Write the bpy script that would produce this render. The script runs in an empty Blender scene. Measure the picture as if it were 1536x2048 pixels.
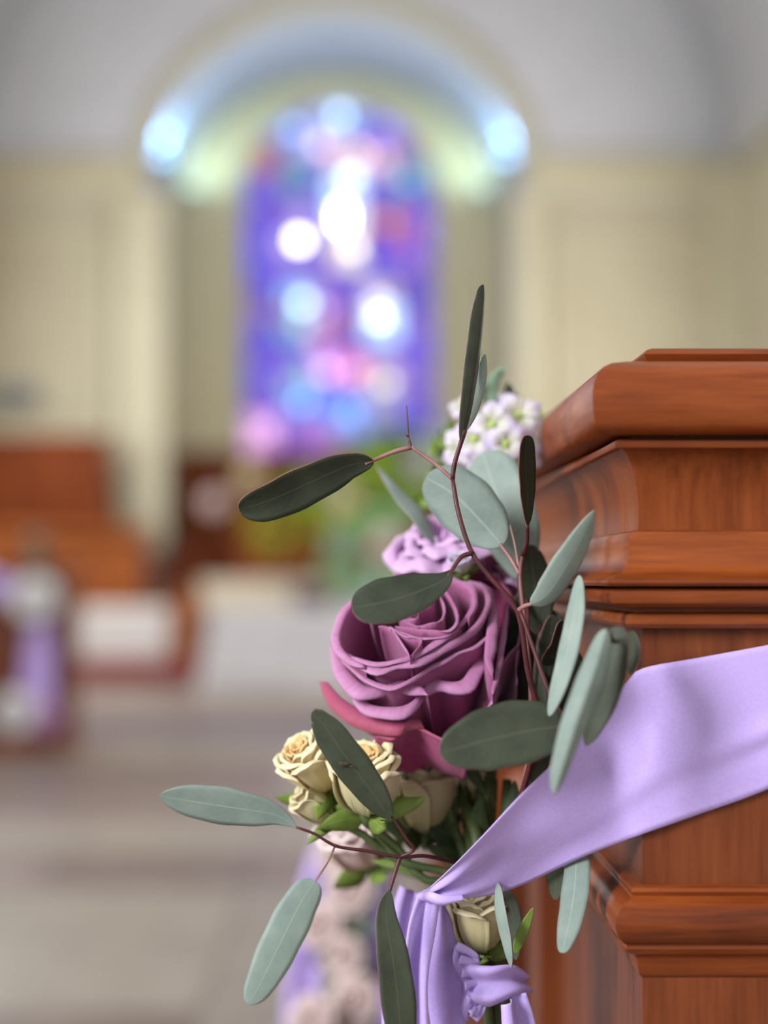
import bpy, bmesh, math, random
from mathutils import Vector, Matrix, noise
random.seed(7)
PI = math.pi
SC = bpy.context.scene
COL = SC.collection
# ---------------------------------------------------------------- camera
CAMH = 0.86            # camera height above the church floor
F, VX, VY = 3000.0, 700.0, 1163.0     # focal length and vanishing point of the aisle, in 1536x2048 pixels
cam_d = bpy.data.cameras.new('camera')
cam = bpy.data.objects.new('camera', cam_d); COL.objects.link(cam)
cam.location = (0, 0, CAMH); cam.rotation_euler = (PI/2, 0, 0)
cam_d.sensor_fit = 'VERTICAL'; cam_d.sensor_height = 36.0; cam_d.sensor_width = 27.0
cam_d.lens = F/2048*36.0
cam_d.shift_x = (768-VX)/2048; cam_d.shift_y = (VY-1024)/2048
cam_d.clip_start = 0.02; cam_d.clip_end = 200
cam_d.dof.use_dof = True; cam_d.dof.focus_distance = 0.645; cam_d.dof.aperture_fstop = 2.75
cam_d.dof.aperture_blades = 0
SC.camera = cam
# ---------------------------------------------------------------- world, window light, exposure
SC.view_settings.view_transform = 'Standard'; SC.view_settings.look = 'None'
SC.view_settings.gamma = 1.0; SC.view_settings.use_curve_mapping = False
SC.view_settings.exposure = 0.0
w = bpy.data.worlds.new('daylight'); SC.world = w; w.use_nodes = True
w.node_tree.nodes['Background'].inputs[0].default_value = (0.86, 0.93, 1.0, 1)
w.node_tree.nodes['Background'].inputs[1].default_value = 0.6
def area(name, loc, target, sx, sy, energy, color):
    l = bpy.data.lights.new(name, 'AREA'); l.shape = 'RECTANGLE'; l.size = sx; l.size_y = sy
    l.energy = energy; l.color = color
    o = bpy.data.objects.new(name, l); COL.objects.link(o); o.location = loc
    o.rotation_euler = (Vector(target)-Vector(loc)).to_track_quat('-Z', 'Y').to_euler()
    return o
# daylight entering through the tall nave windows in the side walls
WIN_L = ((-2.4, 560), (4.6, 85), (9.0, 115), (12.7, 155)); WIN_R = ((-1.6, 60), (4.6, 75), (9.0, 115), (12.7, 145))
for wy, e in WIN_L:
    area('nave_window_daylight', (-3.93, wy, 3.1), (0.0, wy+(1.6 if wy < 0 else 0), 2.4), 1.3, 2.8, e, (0.93, 0.97, 1.0))
for wy, e in WIN_R:
    area('nave_window_daylight', (3.93, wy, 3.1), (0.0, wy+(1.6 if wy < 0 else 0), 2.4), 1.3, 2.8, e, (1.0, 0.98, 0.95))

# ---------------------------------------------------------------- helpers
def P(px, py, d):
    return Vector(((px-VX)/F*d, d, CAMH+(VY-py)/F*d))
def lin(c):
    def f(v):
        v /= 255.0
        return v/12.92 if v <= 0.04045 else ((v+0.055)/1.055)**2.4
    return (f(c[0]), f(c[1]), f(c[2]), 1.0)
def crom(pts, n):
    pts = [Vector(p) for p in pts]; m = len(pts)
    if m == 2: return [pts[0].lerp(pts[1], i/(n-1)) for i in range(n)]
    L = [0.0]
    for a, b in zip(pts, pts[1:]): L.append(L[-1]+max((b-a).length, 1e-9))
    out = []
    for i in range(n):
        s = L[-1]*i/(n-1); k = 0
        while k < m-2 and s > L[k+1]: k += 1
        t = (s-L[k])/(L[k+1]-L[k])
        p1, p2 = pts[k], pts[k+1]
        p0 = pts[k-1] if k > 0 else p1*2-p2
        p3 = pts[k+2] if k+2 < m else p2*2-p1
        out.append(0.5*((2*p1)+(p2-p0)*t+(2*p0-5*p1+4*p2-p3)*t*t+(3*p1-p0-3*p2+p3)*t**3))
    return out
def tag(o, label=None, cat=None, group=None, kind=None):
    if label: o['label'] = label
    if cat: o['category'] = cat
    if group: o['group'] = group
    if kind: o['kind'] = kind
    return o
def thing(name, label, cat, loc=(0, 0, 0), group=None):
    o = bpy.data.objects.new(name, None); COL.objects.link(o); o.location = Vector(loc)
    o.empty_display_size = 0.02
    return tag(o, label, cat, group)
def root_loc(o):
    v = Vector((0, 0, 0))
    while o is not None: v += o.location; o = o.parent
    return v
def mesh(name, V, Fc, mats, parent=None, smooth=True, uv=None, mi=None, local=False):
    """verts in world coordinates (unless local) -> one mesh object under parent"""
    off = Vector((0, 0, 0)) if (parent is None or local) else root_loc(parent)
    me = bpy.data.meshes.new(name)
    me.from_pydata([tuple(Vector(v)-off) for v in V], [], Fc)
    if not isinstance(mats, (list, tuple)): mats = [mats]
    for m in mats: me.materials.append(m)
    if uv:
        ul = me.uv_layers.new(name='UVMap')
        for lp in me.loops: ul.data[lp.index].uv = uv[lp.vertex_index]
    if smooth: me.polygons.foreach_set('use_smooth', [True]*len(me.polygons))
    if mi: me.polygons.foreach_set('material_index', mi)
    me.update()
    o = bpy.data.objects.new(name, me); COL.objects.link(o); o.parent = parent
    return o
def grid_faces(a, b, base=0, wrap=False):
    out = []
    for i in range(a-1):
        for j in range(b if wrap else b-1):
            j2 = (j+1) % b
            out.append((base+i*b+j, base+(i+1)*b+j, base+(i+1)*b+j2, base+i*b+j2))
    return out
def boxgeo(x0, x1, y0, y1, z0, z1, base=0):
    V = [(x0,y0,z0),(x1,y0,z0),(x1,y1,z0),(x0,y1,z0),(x0,y0,z1),(x1,y0,z1),(x1,y1,z1),(x0,y1,z1)]
    Fc = [(0,3,2,1),(4,5,6,7),(0,1,5,4),(1,2,6,5),(2,3,7,6),(3,0,4,7)]
    return V, [tuple(base+k for k in f) for f in Fc]
def box(name, x0, x1, y0, y1, z0, z1, mat, parent=None, bevel=0.0):
    V, Fc = boxgeo(x0, x1, y0, y1, z0, z1)
    o = mesh(name, V, Fc, mat, parent, smooth=False)
    if bevel:
        b = o.modifiers.new('bevel', 'BEVEL'); b.width = bevel; b.segments = 2; b.limit_method = 'ANGLE'
    return o
def boxes(name, L, mat, parent=None):
    V, Fc = [], []
    for b in L:
        v, f = boxgeo(*b, base=len(V)); V += v; Fc += f
    return mesh(name, V, Fc, mat, parent, smooth=False)
def solid(o, t, offset=-1.0, moff=0, rim=0):
    s = o.modifiers.new('thickness', 'SOLIDIFY'); s.thickness = t; s.offset = offset
    s.material_offset = moff; s.material_offset_rim = rim
    return o
def tubegeo(pts, radii, n=8, base=0):
    """pts are Vectors; radii a number or a list"""
    if not isinstance(radii, (list, tuple)): radii = [radii]*len(pts)
    V, up = [], Vector((0.13, 0.2, 0.97))
    m = len(pts)
    for i, p in enumerate(pts):
        t = (pts[min(i+1, m-1)]-pts[max(i-1, 0)]).normalized()
        a = t.cross(up)
        if a.length < 1e-4: a = t.cross(Vector((1, 0, 0)))
        a.normalize(); b = t.cross(a)
        for k in range(n):
            q = 2*PI*k/n
            V.append(p+(a*math.cos(q)+b*math.sin(q))*radii[i])
    Fc = grid_faces(m, n, base, wrap=True)
    Fc.append(tuple(base+k for k in range(n))); Fc.append(tuple(base+(m-1)*n+k for k in reversed(range(n))))
    return V, Fc
def tube(name, pts, radii, mat, parent=None, n=8, seg=16):
    q = crom(pts, seg)
    if isinstance(radii, (list, tuple)):
        k = len(radii)-1
        rr = []
        for i in range(seg):
            x = i/(seg-1)*k; a = min(int(x), k-1); rr.append(radii[a]+(radii[a+1]-radii[a])*(x-a))
        radii = rr
    V, Fc = tubegeo(q, radii, n)
    return mesh(name, V, Fc, mat, parent)
def ppts(L): return [P(*p) for p in L]
def rcopy(o, parent=None):
    c = o.copy(); COL.objects.link(c); c.parent = parent
    for ch in o.children: rcopy(ch, c)
    return c

# ---------------------------------------------------------------- materials
def new_mat(name):
    m = bpy.data.materials.new(name); m.use_nodes = True
    nt = m.node_tree
    return m, nt, nt.nodes['Principled BSDF']
def node(nt, typ, **kw):
    n = nt.nodes.new(typ)
    for k, v in kw.items(): setattr(n, k, v)
    return n
def ramp(nt, stops):
    r = node(nt, 'ShaderNodeValToRGB'); e = r.color_ramp.elements
    e[0].position, e[0].color = stops[0][0], stops[0][1]
    e[1].position, e[1].color = stops[-1][0], stops[-1][1]
    for p, c in stops[1:-1]:
        q = e.new(p); q.color = c
    return r
def noisy(name, c1, c2, scale=8.0, rough=0.6, stretch=(1, 1, 1), bump=0.0, coat=0.0, detail=4.0, spec=0.5, rnd=0.0):
    m, nt, b = new_mat(name)
    tc = node(nt, 'ShaderNodeTexCoord'); mp = node(nt, 'ShaderNodeMapping'); mp.inputs['Scale'].default_value = stretch
    nz = node(nt, 'ShaderNodeTexNoise'); nz.inputs['Scale'].default_value = scale; nz.inputs['Detail'].default_value = detail
    r = ramp(nt, [(0.3, lin(c1)), (0.7, lin(c2))])
    L = nt.links.new
    L(tc.outputs['Object'], mp.inputs[0]); L(mp.outputs[0], nz.inputs['Vector']); L(nz.outputs['Fac'], r.inputs[0])
    col = r.outputs[0]
    if rnd:
        oi = node(nt, 'ShaderNodeObjectInfo'); hs = node(nt, 'ShaderNodeHueSaturation')
        mr = node(nt, 'ShaderNodeMapRange'); mr.inputs[3].default_value = 1-rnd; mr.inputs[4].default_value = 1+rnd
        L(oi.outputs['Random'], mr.inputs[0]); L(mr.outputs[0], hs.inputs['Value']); L(col, hs.inputs['Color']); col = hs.outputs[0]
    L(col, b.inputs['Base Color'])
    b.inputs['Roughness'].default_value = rough; b.inputs['Coat Weight'].default_value = coat
    b.inputs['Coat Roughness'].default_value = 0.2; b.inputs['Specular IOR Level'].default_value = spec
    if bump:
        bp = node(nt, 'ShaderNodeBump'); bp.inputs['Strength'].default_value = bump; bp.inputs['Distance'].default_value = 0.002
        L(nz.outputs['Fac'], bp.inputs['Height']); L(bp.outputs[0], b.inputs['Normal'])
    return m
def wood(name, dark, mid, light, stretch, scale=1.0, rough=0.42, coat=0.10, spec=0.28):
    m, nt, b = new_mat(name); L = nt.links.new
    tc = node(nt, 'ShaderNodeTexCoord'); mp = node(nt, 'ShaderNodeMapping'); mp.inputs['Scale'].default_value = stretch
    n1 = node(nt, 'ShaderNodeTexNoise'); n1.inputs['Scale'].default_value = scale; n1.inputs['Detail'].default_value = 6; n1.inputs['Distortion'].default_value = 0.6
    n2 = node(nt, 'ShaderNodeTexNoise'); n2.inputs['Scale'].default_value = scale*7; n2.inputs['Detail'].default_value = 4
    mx = node(nt, 'ShaderNodeMix', data_type='FLOAT'); mx.inputs[0].default_value = 0.35
    r = ramp(nt, [(0.3, lin(dark)), (0.5, lin(mid)), (0.72, lin(light))])
    L(tc.outputs['Object'], mp.inputs[0]); L(mp.outputs[0], n1.inputs['Vector']); L(mp.outputs[0], n2.inputs['Vector'])
    L(n1.outputs['Fac'], mx.inputs[2]); L(n2.outputs['Fac'], mx.inputs[3]); L(mx.outputs[0], r.inputs[0])
    L(r.outputs[0], b.inputs['Base Color'])
    b.inputs['Roughness'].default_value = rough; b.inputs['Coat Weight'].default_value = coat; b.inputs['Coat Roughness'].default_value = 0.14; b.inputs['Specular IOR Level'].default_value = spec
    bp = node(nt, 'ShaderNodeBump'); bp.inputs['Strength'].default_value = 0.12; bp.inputs['Distance'].default_value = 0.001
    L(n2.outputs['Fac'], bp.inputs['Height']); L(bp.outputs[0], b.inputs['Normal'])
    return m
def petal_mat(name, base, mid, edge, trans=0.25, rough=0.55, veins=0.12):
    """uv.y runs from the rim (0) to the base (1) of a petal"""
    m, nt, b = new_mat(name); L = nt.links.new
    uv = node(nt, 'ShaderNodeUVMap'); sp = node(nt, 'ShaderNodeSeparateXYZ')
    nz = node(nt, 'ShaderNodeTexNoise'); nz.inputs['Scale'].default_value = 3.0; nz.inputs['Detail'].default_value = 5
    mp = node(nt, 'ShaderNodeMapping'); mp.inputs['Scale'].default_value = (14, 1.2, 1)
    add = node(nt, 'ShaderNodeMath', operation='MULTIPLY_ADD'); add.inputs[1].default_value = 0.22; 
    r = ramp(nt, [(0.06, lin(edge)), (0.30, lin(mid)), (0.85, lin(base))])
    L(uv.outputs[0], sp.inputs[0]); L(uv.outputs[0], mp.inputs[0]); L(mp.outputs[0], nz.inputs['Vector'])
    L(nz.outputs['Fac'], add.inputs[0]); L(sp.outputs['Y'], add.inputs[2])
    sub = node(nt, 'ShaderNodeMath', operation='SUBTRACT'); sub.inputs[1].default_value = 0.11
    L(add.outputs[0], sub.inputs[0]); L(sub.outputs[0], r.inputs[0])
    L(r.outputs[0], b.inputs['Base Color']); b.inputs['Roughness'].default_value = rough
    b.inputs['Sheen Weight'].default_value = 0.25; b.inputs['Sheen Roughness'].default_value = 0.5
    b.inputs['Specular IOR Level'].default_value = 0.25
    bp = node(nt, 'ShaderNodeBump'); bp.inputs['Strength'].default_value = veins; bp.inputs['Distance'].default_value = 0.001
    L(nz.outputs['Fac'], bp.inputs['Height']); L(bp.outputs[0], b.inputs['Normal'])
    tr = node(nt, 'ShaderNodeBsdfTranslucent'); mx = node(nt, 'ShaderNodeMixShader'); mx.inputs[0].default_value = trans
    L(r.outputs[0], tr.inputs[0]); L(b.outputs[0], mx.inputs[1]); L(tr.outputs[0], mx.inputs[2])
    L(mx.outputs[0], nt.nodes['Material Output'].inputs[0])
    return m
def leaf_mat(name, c1, c2, vein, rough=0.55, trans=0.08):
    """uv.x across (midrib at .5), uv.y along the blade"""
    m, nt, b = new_mat(name); L = nt.links.new
    uv = node(nt, 'ShaderNodeUVMap'); sp = node(nt, 'ShaderNodeSeparateXYZ'); L(uv.outputs[0], sp.inputs[0])
    tc = node(nt, 'ShaderNodeTexCoord')
    nz = node(nt, 'ShaderNodeTexNoise'); nz.inputs['Scale'].default_value = 90; nz.inputs['Detail'].default_value = 6
    L(tc.outputs['Object'], nz.inputs['Vector'])
    r = ramp(nt, [(0.3, lin(c1)), (0.72, lin(c2))]); L(nz.outputs['Fac'], r.inputs[0])
    oi = node(nt, 'ShaderNodeObjectInfo'); hs = node(nt, 'ShaderNodeHueSaturation')
    mr = node(nt, 'ShaderNodeMapRange'); mr.inputs[3].default_value = 0.8; mr.inputs[4].default_value = 1.15
    L(oi.outputs['Random'], mr.inputs[0]); L(mr.outputs[0], hs.inputs['Value']); L(r.outputs[0], hs.inputs['Color'])
    # midrib: |x-.5| small ; side veins: wave of (y - |x-.5|)
    s = node(nt, 'ShaderNodeMath', operation='SUBTRACT'); s.inputs[1].default_value = 0.5; L(sp.outputs['X'], s.inputs[0])
    a = node(nt, 'ShaderNodeMath', operation='ABSOLUTE'); L(s.outputs[0], a.inputs[0])
    mid = node(nt, 'ShaderNodeMapRange'); mid.inputs[1].default_value = 0.008; mid.inputs[2].default_value = 0.03; mid.inputs[3].default_value = 0.55; mid.inputs[4].default_value = 0.0
    L(a.outputs[0], mid.inputs[0])
    dd = node(nt, 'ShaderNodeMath', operation='MULTIPLY_ADD'); dd.inputs[1].default_value = -0.42; L(a.outputs[0], dd.inputs[0]); L(sp.outputs['Y'], dd.inputs[2])
    nn = node(nt, 'ShaderNodeMath', operation='MULTIPLY_ADD'); nn.inputs[1].default_value = 0.05; L(nz.outputs['Fac'], nn.inputs[0]); L(dd.outputs[0], nn.inputs[2])
    k = node(nt, 'ShaderNodeMath', operation='MULTIPLY'); k.inputs[1].default_value = 11.0; L(nn.outputs[0], k.inputs[0])
    fr = node(nt, 'ShaderNodeMath', operation='PINGPONG'); fr.inputs[1].default_value = 0.5; L(k.outputs[0], fr.inputs[0])
    vn = node(nt, 'ShaderNodeMapRange'); vn.inputs[1].default_value = 0.0; vn.inputs[2].default_value = 0.06; vn.inputs[3].default_value = 0.22; vn.inputs[4].default_value = 0.0
    L(fr.outputs[0], vn.inputs[0])
    mxv = node(nt, 'ShaderNodeMath', operation='MAXIMUM'); L(mid.outputs[0], mxv.inputs[0]); L(vn.outputs[0], mxv.inputs[1])
    mix = node(nt, 'ShaderNodeMix', data_type='RGBA'); L(mxv.outputs[0], mix.inputs[0]); L(hs.outputs[0], mix.inputs[6]); mix.inputs[7].default_value = lin(vein)
    L(mix.outputs[2], b.inputs['Base Color']); b.inputs['Roughness'].default_value = rough; b.inputs['Specular IOR Level'].default_value = 0.3
    bp = node(nt, 'ShaderNodeBump'); bp.inputs['Strength'].default_value = 0.25; bp.inputs['Distance'].default_value = 0.0006
    L(mxv.outputs[0], bp.inputs['Height']); L(bp.outputs[0], b.inputs['Normal'])
    tr = node(nt, 'ShaderNodeBsdfTranslucent'); mx = node(nt, 'ShaderNodeMixShader'); mx.inputs[0].default_value = trans
    L(mix.outputs[2], tr.inputs[0]); L(b.outputs[0], mx.inputs[1]); L(tr.outputs[0], mx.inputs[2])
    L(mx.outputs[0], nt.nodes['Material Output'].inputs[0])
    return m
def satin(name, c, c2):
    m, nt, b = new_mat(name); L = nt.links.new
    uv = node(nt, 'ShaderNodeUVMap')
    wv = node(nt, 'ShaderNodeTexWave'); wv.inputs['Scale'].default_value = 26; wv.inputs['Distortion'].default_value = 0.4; wv.bands_direction = 'DIAGONAL'
    L(uv.outputs[0], wv.inputs['Vector'])
    tc = node(nt, 'ShaderNodeTexCoord'); nz = node(nt, 'ShaderNodeTexNoise'); nz.inputs['Scale'].default_value = 900; L(tc.outputs['Object'], nz.inputs['Vector'])
    r = ramp(nt, [(0.3, lin(c)), (0.7, lin(c2))]); L(nz.outputs['Fac'], r.inputs[0]); L(r.outputs[0], b.inputs['Base Color'])
    b.inputs['Roughness'].default_value = 0.48; b.inputs['Sheen Weight'].default_value = 0.35; b.inputs['Sheen Roughness'].default_value = 0.35
    b.inputs['Specular IOR Level'].default_value = 0.35
    bp = node(nt, 'ShaderNodeBump'); bp.inputs['Strength'].default_value = 0.08; bp.inputs['Distance'].default_value = 0.0003
    L(nz.outputs['Fac'], bp.inputs['Height']); L(bp.outputs[0], b.inputs['Normal'])
    tr = node(nt, 'ShaderNodeBsdfTranslucent'); mx = node(nt, 'ShaderNodeMixShader'); mx.inputs[0].default_value = 0.15
    L(r.outputs[0], tr.inputs[0]); L(b.outputs[0], mx.inputs[1]); L(tr.outputs[0], mx.inputs[2])
    L(mx.outputs[0], nt.nodes['Material Output'].inputs[0])
    return m
def glow(name, color=None, strength=1.0):
    m, nt, b = new_mat(name); L = nt.links.new
    e = node(nt, 'ShaderNodeEmission'); e.inputs[1].default_value = strength
    if color: e.inputs[0].default_value = color
    else:
        oi = node(nt, 'ShaderNodeObjectInfo'); L(oi.outputs['Color'], e.inputs[0])
    L(e.outputs[0], nt.nodes['Material Output'].inputs[0])
    return m

M = {}
M['cap_wood'] = wood('wood_mouldings', (78, 32, 10), (122, 56, 19), (152, 78, 32), (5, 38, 60))
M['side_wood'] = wood('wood_side_mouldings', (78, 32, 10), (122, 56, 19), (152, 78, 32), (38, 5, 60), coat=0.04, spec=0.15)
M['cove_wood'] = wood('wood_cove', (84, 36, 14), (120, 58, 24), (146, 76, 36), (45, 45, 3.5), coat=0.04, spec=0.15)
M['panel_wood'] = wood('wood_panels', (74, 33, 15), (106, 52, 26), (130, 68, 36), (45, 45, 3.5), coat=0.05, spec=0.2)
M['stall_wood'] = wood('wood_stalls', (92, 38, 10), (124, 56, 16), (146, 72, 24), (6, 6, 1), rough=0.6, coat=0, spec=0.15)
M['light_wood'] = wood('wood_stall_front', (122, 62, 24), (148, 80, 36), (166, 98, 50), (6, 6, 1), rough=0.6, coat=0, spec=0.15)
M['rail_wood'] = wood('wood_reredos', (94, 42, 20), (120, 58, 30), (140, 74, 42), (4, 4, 1), rough=0.6, coat=0, spec=0.15)
M['cream'] = noisy('cream_plaster', (184, 174, 148), (191, 182, 156), 3, 0.85)
M['cream_brightened'] = noisy('cream_plaster_brightened', (212, 202, 164), (219, 209, 172), 3, 0.85)  # same cream plaster, colour lightened to make up for weak light in the niche
M['cream_pale'] = noisy('cream_paint_trim', (195, 186, 158), (202, 194, 167), 3, 0.7)
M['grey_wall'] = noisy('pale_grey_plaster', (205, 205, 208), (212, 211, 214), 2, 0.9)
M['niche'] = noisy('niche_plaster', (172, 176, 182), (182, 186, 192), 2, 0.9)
M['tile'] = noisy('floor_stone', (122, 105, 99), (142, 126, 118), 6, 0.42, rnd=0.12, spec=0.35)
M['tile_light'] = noisy('floor_stone_light', (146, 135, 124), (162, 152, 140), 6, 0.42, rnd=0.06, spec=0.35)
M['slate'] = noisy('floor_slate', (88, 88, 104), (102, 102, 118), 6, 0.5, spec=0.25)
M['grout'] = noisy('floor_joint', (128, 116, 110), (140, 128, 120), 20, 0.6)
M['marble'] = noisy('white_marble', (188, 184, 185), (203, 199, 200), 4, 0.4)
M['stone_cream'] = noisy('cream_stone', (200, 186, 164), (212, 200, 180), 4, 0.5)
M['red_cloth'] = noisy('red_carpet', (134, 48, 46), (156, 62, 58), 60, 0.9)
M['white_cloth'] = noisy('white_cloth', (222, 216, 214), (234, 229, 226), 10, 0.8)
M['grey_metal'] = noisy('grey_grille', (112, 112, 114), (126, 126, 128), 20, 0.6)
M['dark'] = noisy('dark_plum_cloth', (84, 62, 78), (98, 74, 90), 20, 0.8)
M['lead'] = noisy('lead_came', (50, 48, 70), (60, 58, 80), 20, 0.6)
M['glass'] = glow('stained_glass_daylight')
M['rose'] = petal_mat('mauve_petal', (154, 64, 112), (184, 106, 152), (208, 150, 194), veins=0.3)
M['rose_red'] = petal_mat('mauve_outer_petal', (184, 48, 120), (176, 76, 122), (182, 88, 112), veins=0.3)
M['cream_petal'] = petal_mat('cream_petal', (240, 222, 156), (252, 240, 200), (254, 244, 218), trans=0.35)
M['cream_green'] = petal_mat('cream_green_petal', (206, 196, 140), (236, 222, 180), (238, 222, 190), trans=0.25)
M['peach_petal'] = petal_mat('peach_petal', (236, 190, 110), (248, 214, 150), (252, 228, 180), trans=0.35)
M['blush_petal'] = petal_mat('blush_petal', (236, 206, 200), (246, 226, 222), (248, 232, 230), trans=0.3)
M['ivory_petal'] = petal_mat('ivory_petal', (244, 240, 236), (248, 246, 246), (250, 248, 250), trans=0.3)
M['lilac_petal'] = petal_mat('lilac_petal', (208, 150, 206), (228, 184, 228), (238, 206, 238), trans=0.35)
M['white_petal'] = petal_mat('white_lilac_petal', (224, 226, 198), (240, 230, 248), (228, 212, 250), trans=0.4)
M['leaf_top'] = leaf_mat('eucalyptus_waxy_face', (124, 139, 131), (144, 157, 147), (164, 172, 156))
M['leaf_under'] = leaf_mat('eucalyptus_green_face', (51, 56, 43), (66, 72, 56), (86, 88, 70))
M['leaf_rim'] = noisy('eucalyptus_red_rim', (120, 70, 70), (150, 96, 92), 60, 0.6)
M['stem_red'] = noisy('eucalyptus_red_stem', (60, 20, 26), (92, 38, 40), 120, 0.5)
M['stem_pink'] = noisy('eucalyptus_pink_stem', (128, 84, 84), (160, 116, 112), 120, 0.5)
M['stem_green'] = noisy('green_flower_stem', (62, 78, 38), (92, 106, 58), 60, 0.5)
M['sepal'] = leaf_mat('sepal_green', (110, 136, 58), (148, 168, 84), (168, 184, 104), trans=0.2)
M['sepal_dark'] = leaf_mat('dark_sepal_green', (56, 72, 40), (76, 92, 54), (96, 110, 70), trans=0.1)
M['floret_green'] = noisy('floret_green', (150, 180, 74), (186, 206, 110), 60, 0.6)
M['ribbon'] = satin('lilac_satin', (202, 174, 240), (212, 184, 246))
M['foliage'] = leaf_mat('altar_foliage', (126, 166, 40), (172, 206, 72), (170, 196, 100), trans=0.35)
M['foliage_teal'] = leaf_mat('altar_foliage_bluish', (140, 176, 150), (168, 198, 172), (160, 186, 160), trans=0.2)
M['foliage_gold'] = leaf_mat('altar_foliage_gold', (176, 146, 40), (204, 172, 60), (180, 150, 70), trans=0.2)
M['spot'] = noisy('leaf_blemish', (58, 44, 34), (72, 56, 42), 200, 0.7)

# ================================================================ THE CHURCH (structure)
D1, D2 = 15.5, 17.5          # plane of the chancel arch, plane of the window wall
XW = 4.0                     # half width of the nave
AX = -0.15                   # middle of arch and window
AR, ASP = 1.96, 4.80         # arch radius and springing height
CORN = 5.03                  # cornice height
# floor: bed plus single stone tiles
fl = box('floor', -XW, XW, -4, 11.6, -0.2, -0.006, M['grout']); tag(fl, 'polished beige and mauve stone floor of the aisle', None, kind='structure')
tmesh = {}
def tile_mesh(mat):
    V, Fc = boxgeo(-0.297, 0.297, -0.297, 0.297, -0.006, 0.0)
    me = bpy.data.meshes.new('tile'); me.from_pydata(V, [], Fc); me.materials.append(M[mat]); return me
for k in ('tile', 'tile_light', 'slate'): tmesh[k] = tile_mesh(k)
for iy in range(2, 19):
    for ix in range(-5, 3):
        kind = 'slate' if iy == 14 else ('tile_light' if iy in (5, 6, 8, 12) and random.random() < 0.85 or random.random() < 0.12 else 'tile')
        o = bpy.data.objects.new('tile', tmesh[kind]); COL.objects.link(o); o.parent = fl
        o.location = (ix*0.6, iy*0.6+0.3, 0)
# side walls with tall round-headed window openings (daylight comes through them)
def side_wall(name, x, wins, out, mat):
    y0, y1, z1 = -4.0, D1, CORN
    ys = [y0]; L = []
    for wy in wins: L.append((wy-0.65, wy+0.65))
    prev = y0; bx = []
    for a, b in L:
        bx.append((min(x, x+out), max(x, x+out), prev, a, 0, z1))
        bx.append((min(x, x+out), max(x, x+out), a, b, 0, 1.6)); bx.append((min(x, x+out), max(x, x+out), a, b, 4.6, z1)); prev = b
    bx.append((min(x, x+out), max(x, x+out), prev, y1, 0, z1))
    o = boxes(name, bx, mat); return o
tag(side_wall('wall_left', -XW, [q[0] for q in WIN_L], -0.25, M['cream']), 'cream plaster side wall with tall windows', kind='structure')
tag(side_wall('wall_right', XW, [q[0] for q in WIN_R], 0.25, M['cream']), 'cream plaster wall at the far right', kind='structure')
# leaded clear glazing in the nave windows
gm, gnt, gb = new_mat('clear_window_glass'); gb.inputs['Transmission Weight'].default_value = 1.0; gb.inputs['Roughness'].default_value = 0.05; gb.inputs['Base Color'].default_value = (0.95, 0.98, 1, 1)
wn = 1
for sgn, wins in ((-1, WIN_L), (1, WIN_R)):
    for wy, _e in wins:
        wn += 1
        x = sgn*(XW+0.18)
        t = thing('window_%d' % wn, 'tall clear nave window in the side wall', None, (x, wy, 1.6)); t['kind'] = 'structure'
        boxes('window_frame', [(x-0.03, x+0.03, wy-0.65, wy-0.6, 1.6, 4.6), (x-0.03, x+0.03, wy+0.6, wy+0.65, 1.6, 4.6), (x-0.03, x+0.03, wy-0.6, wy+0.6, 1.6, 1.66), (x-0.03, x+0.03, wy-0.6, wy+0.6, 4.54, 4.6),
            (x-0.02, x+0.02, wy-0.015, wy+0.015, 1.66, 4.54), (x-0.02, x+0.02, wy-0.6, wy+0.6, 2.6, 2.63), (x-0.02, x+0.02, wy-0.6, wy+0.6, 3.57, 3.6)], M['cream_pale'], t)
        for (a, b) in ((wy-0.6, wy-0.015), (wy+0.015, wy+0.6)):
            for (z0, z1) in ((1.66, 2.6), (2.63, 3.57), (3.6, 4.54)):
                box('pane', x-0.004, x+0.004, a, b, z0, z1, gm, t)
# barrel vault
V, Fc = [], []
nv = 40
for yy in (-4.0, D1):
    for i in range(nv+1):
        a = PI*i/nv
        V.append((XW*math.cos(a), yy, CORN+4.0*math.sin(a)))
for i in range(nv): Fc.append((i, i+1, nv+1+i+1, nv+1+i))
tag(solid(mesh('ceiling', V, Fc, M['grey_wall']), 0.2, 1.0), 'pale grey barrel vault over the nave', kind='structure')
# end wall with round arch, upper (pale grey) and lower (cream) parts
def arch_wall(name, y, thick, cx, r, zs, zb, x0, x1, ztop_fn, mat, zlow):
    """wall face at y with an arched opening; built as strips, thick backwards"""
    V, Fc = [], []
    n = 36
    def quad(a, b, c, d):
        k = len(V); V.extend([a, b, c, d]); Fc.append((k, k+1, k+2, k+3))
    for i in range(n):
        xa, xb = cx+r*math.cos(PI-PI*i/n), cx+r*math.cos(PI-PI*(i+1)/n)
        za, zb2 = zs+r*math.sin(PI*i/n), zs+r*math.sin(PI*(i+1)/n)
        quad((xa, y, za), (xb, y, zb2), (xb, y, ztop_fn(xb)), (xa, y, ztop_fn(xa)))
    for (p, q) in ((x0, cx-r), (cx+r, x1)):
        m = 12
        for i in range(m):
            xa, xb = p+(q-p)*i/m, p+(q-p)*(i+1)/m
            quad((xa, y, zlow), (xb, y, zlow), (xb, y, ztop_fn(xb)), (xa, y, ztop_fn(xa)))
    o = mesh(name, V, Fc, mat, smooth=False)
    return solid(o, thick, -1.0)
vault_z = lambda x: CORN+4.0*math.sqrt(max(0.0, 1-(x/XW)**2))+0.02
tag(arch_wall('wall_chancel', D1, 0.25, AX, AR, ASP, 0, -XW, XW, vault_z, M['grey_wall'], ASP), 'pale grey end wall above the cornice, cut by a round arch', kind='structure')
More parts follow.
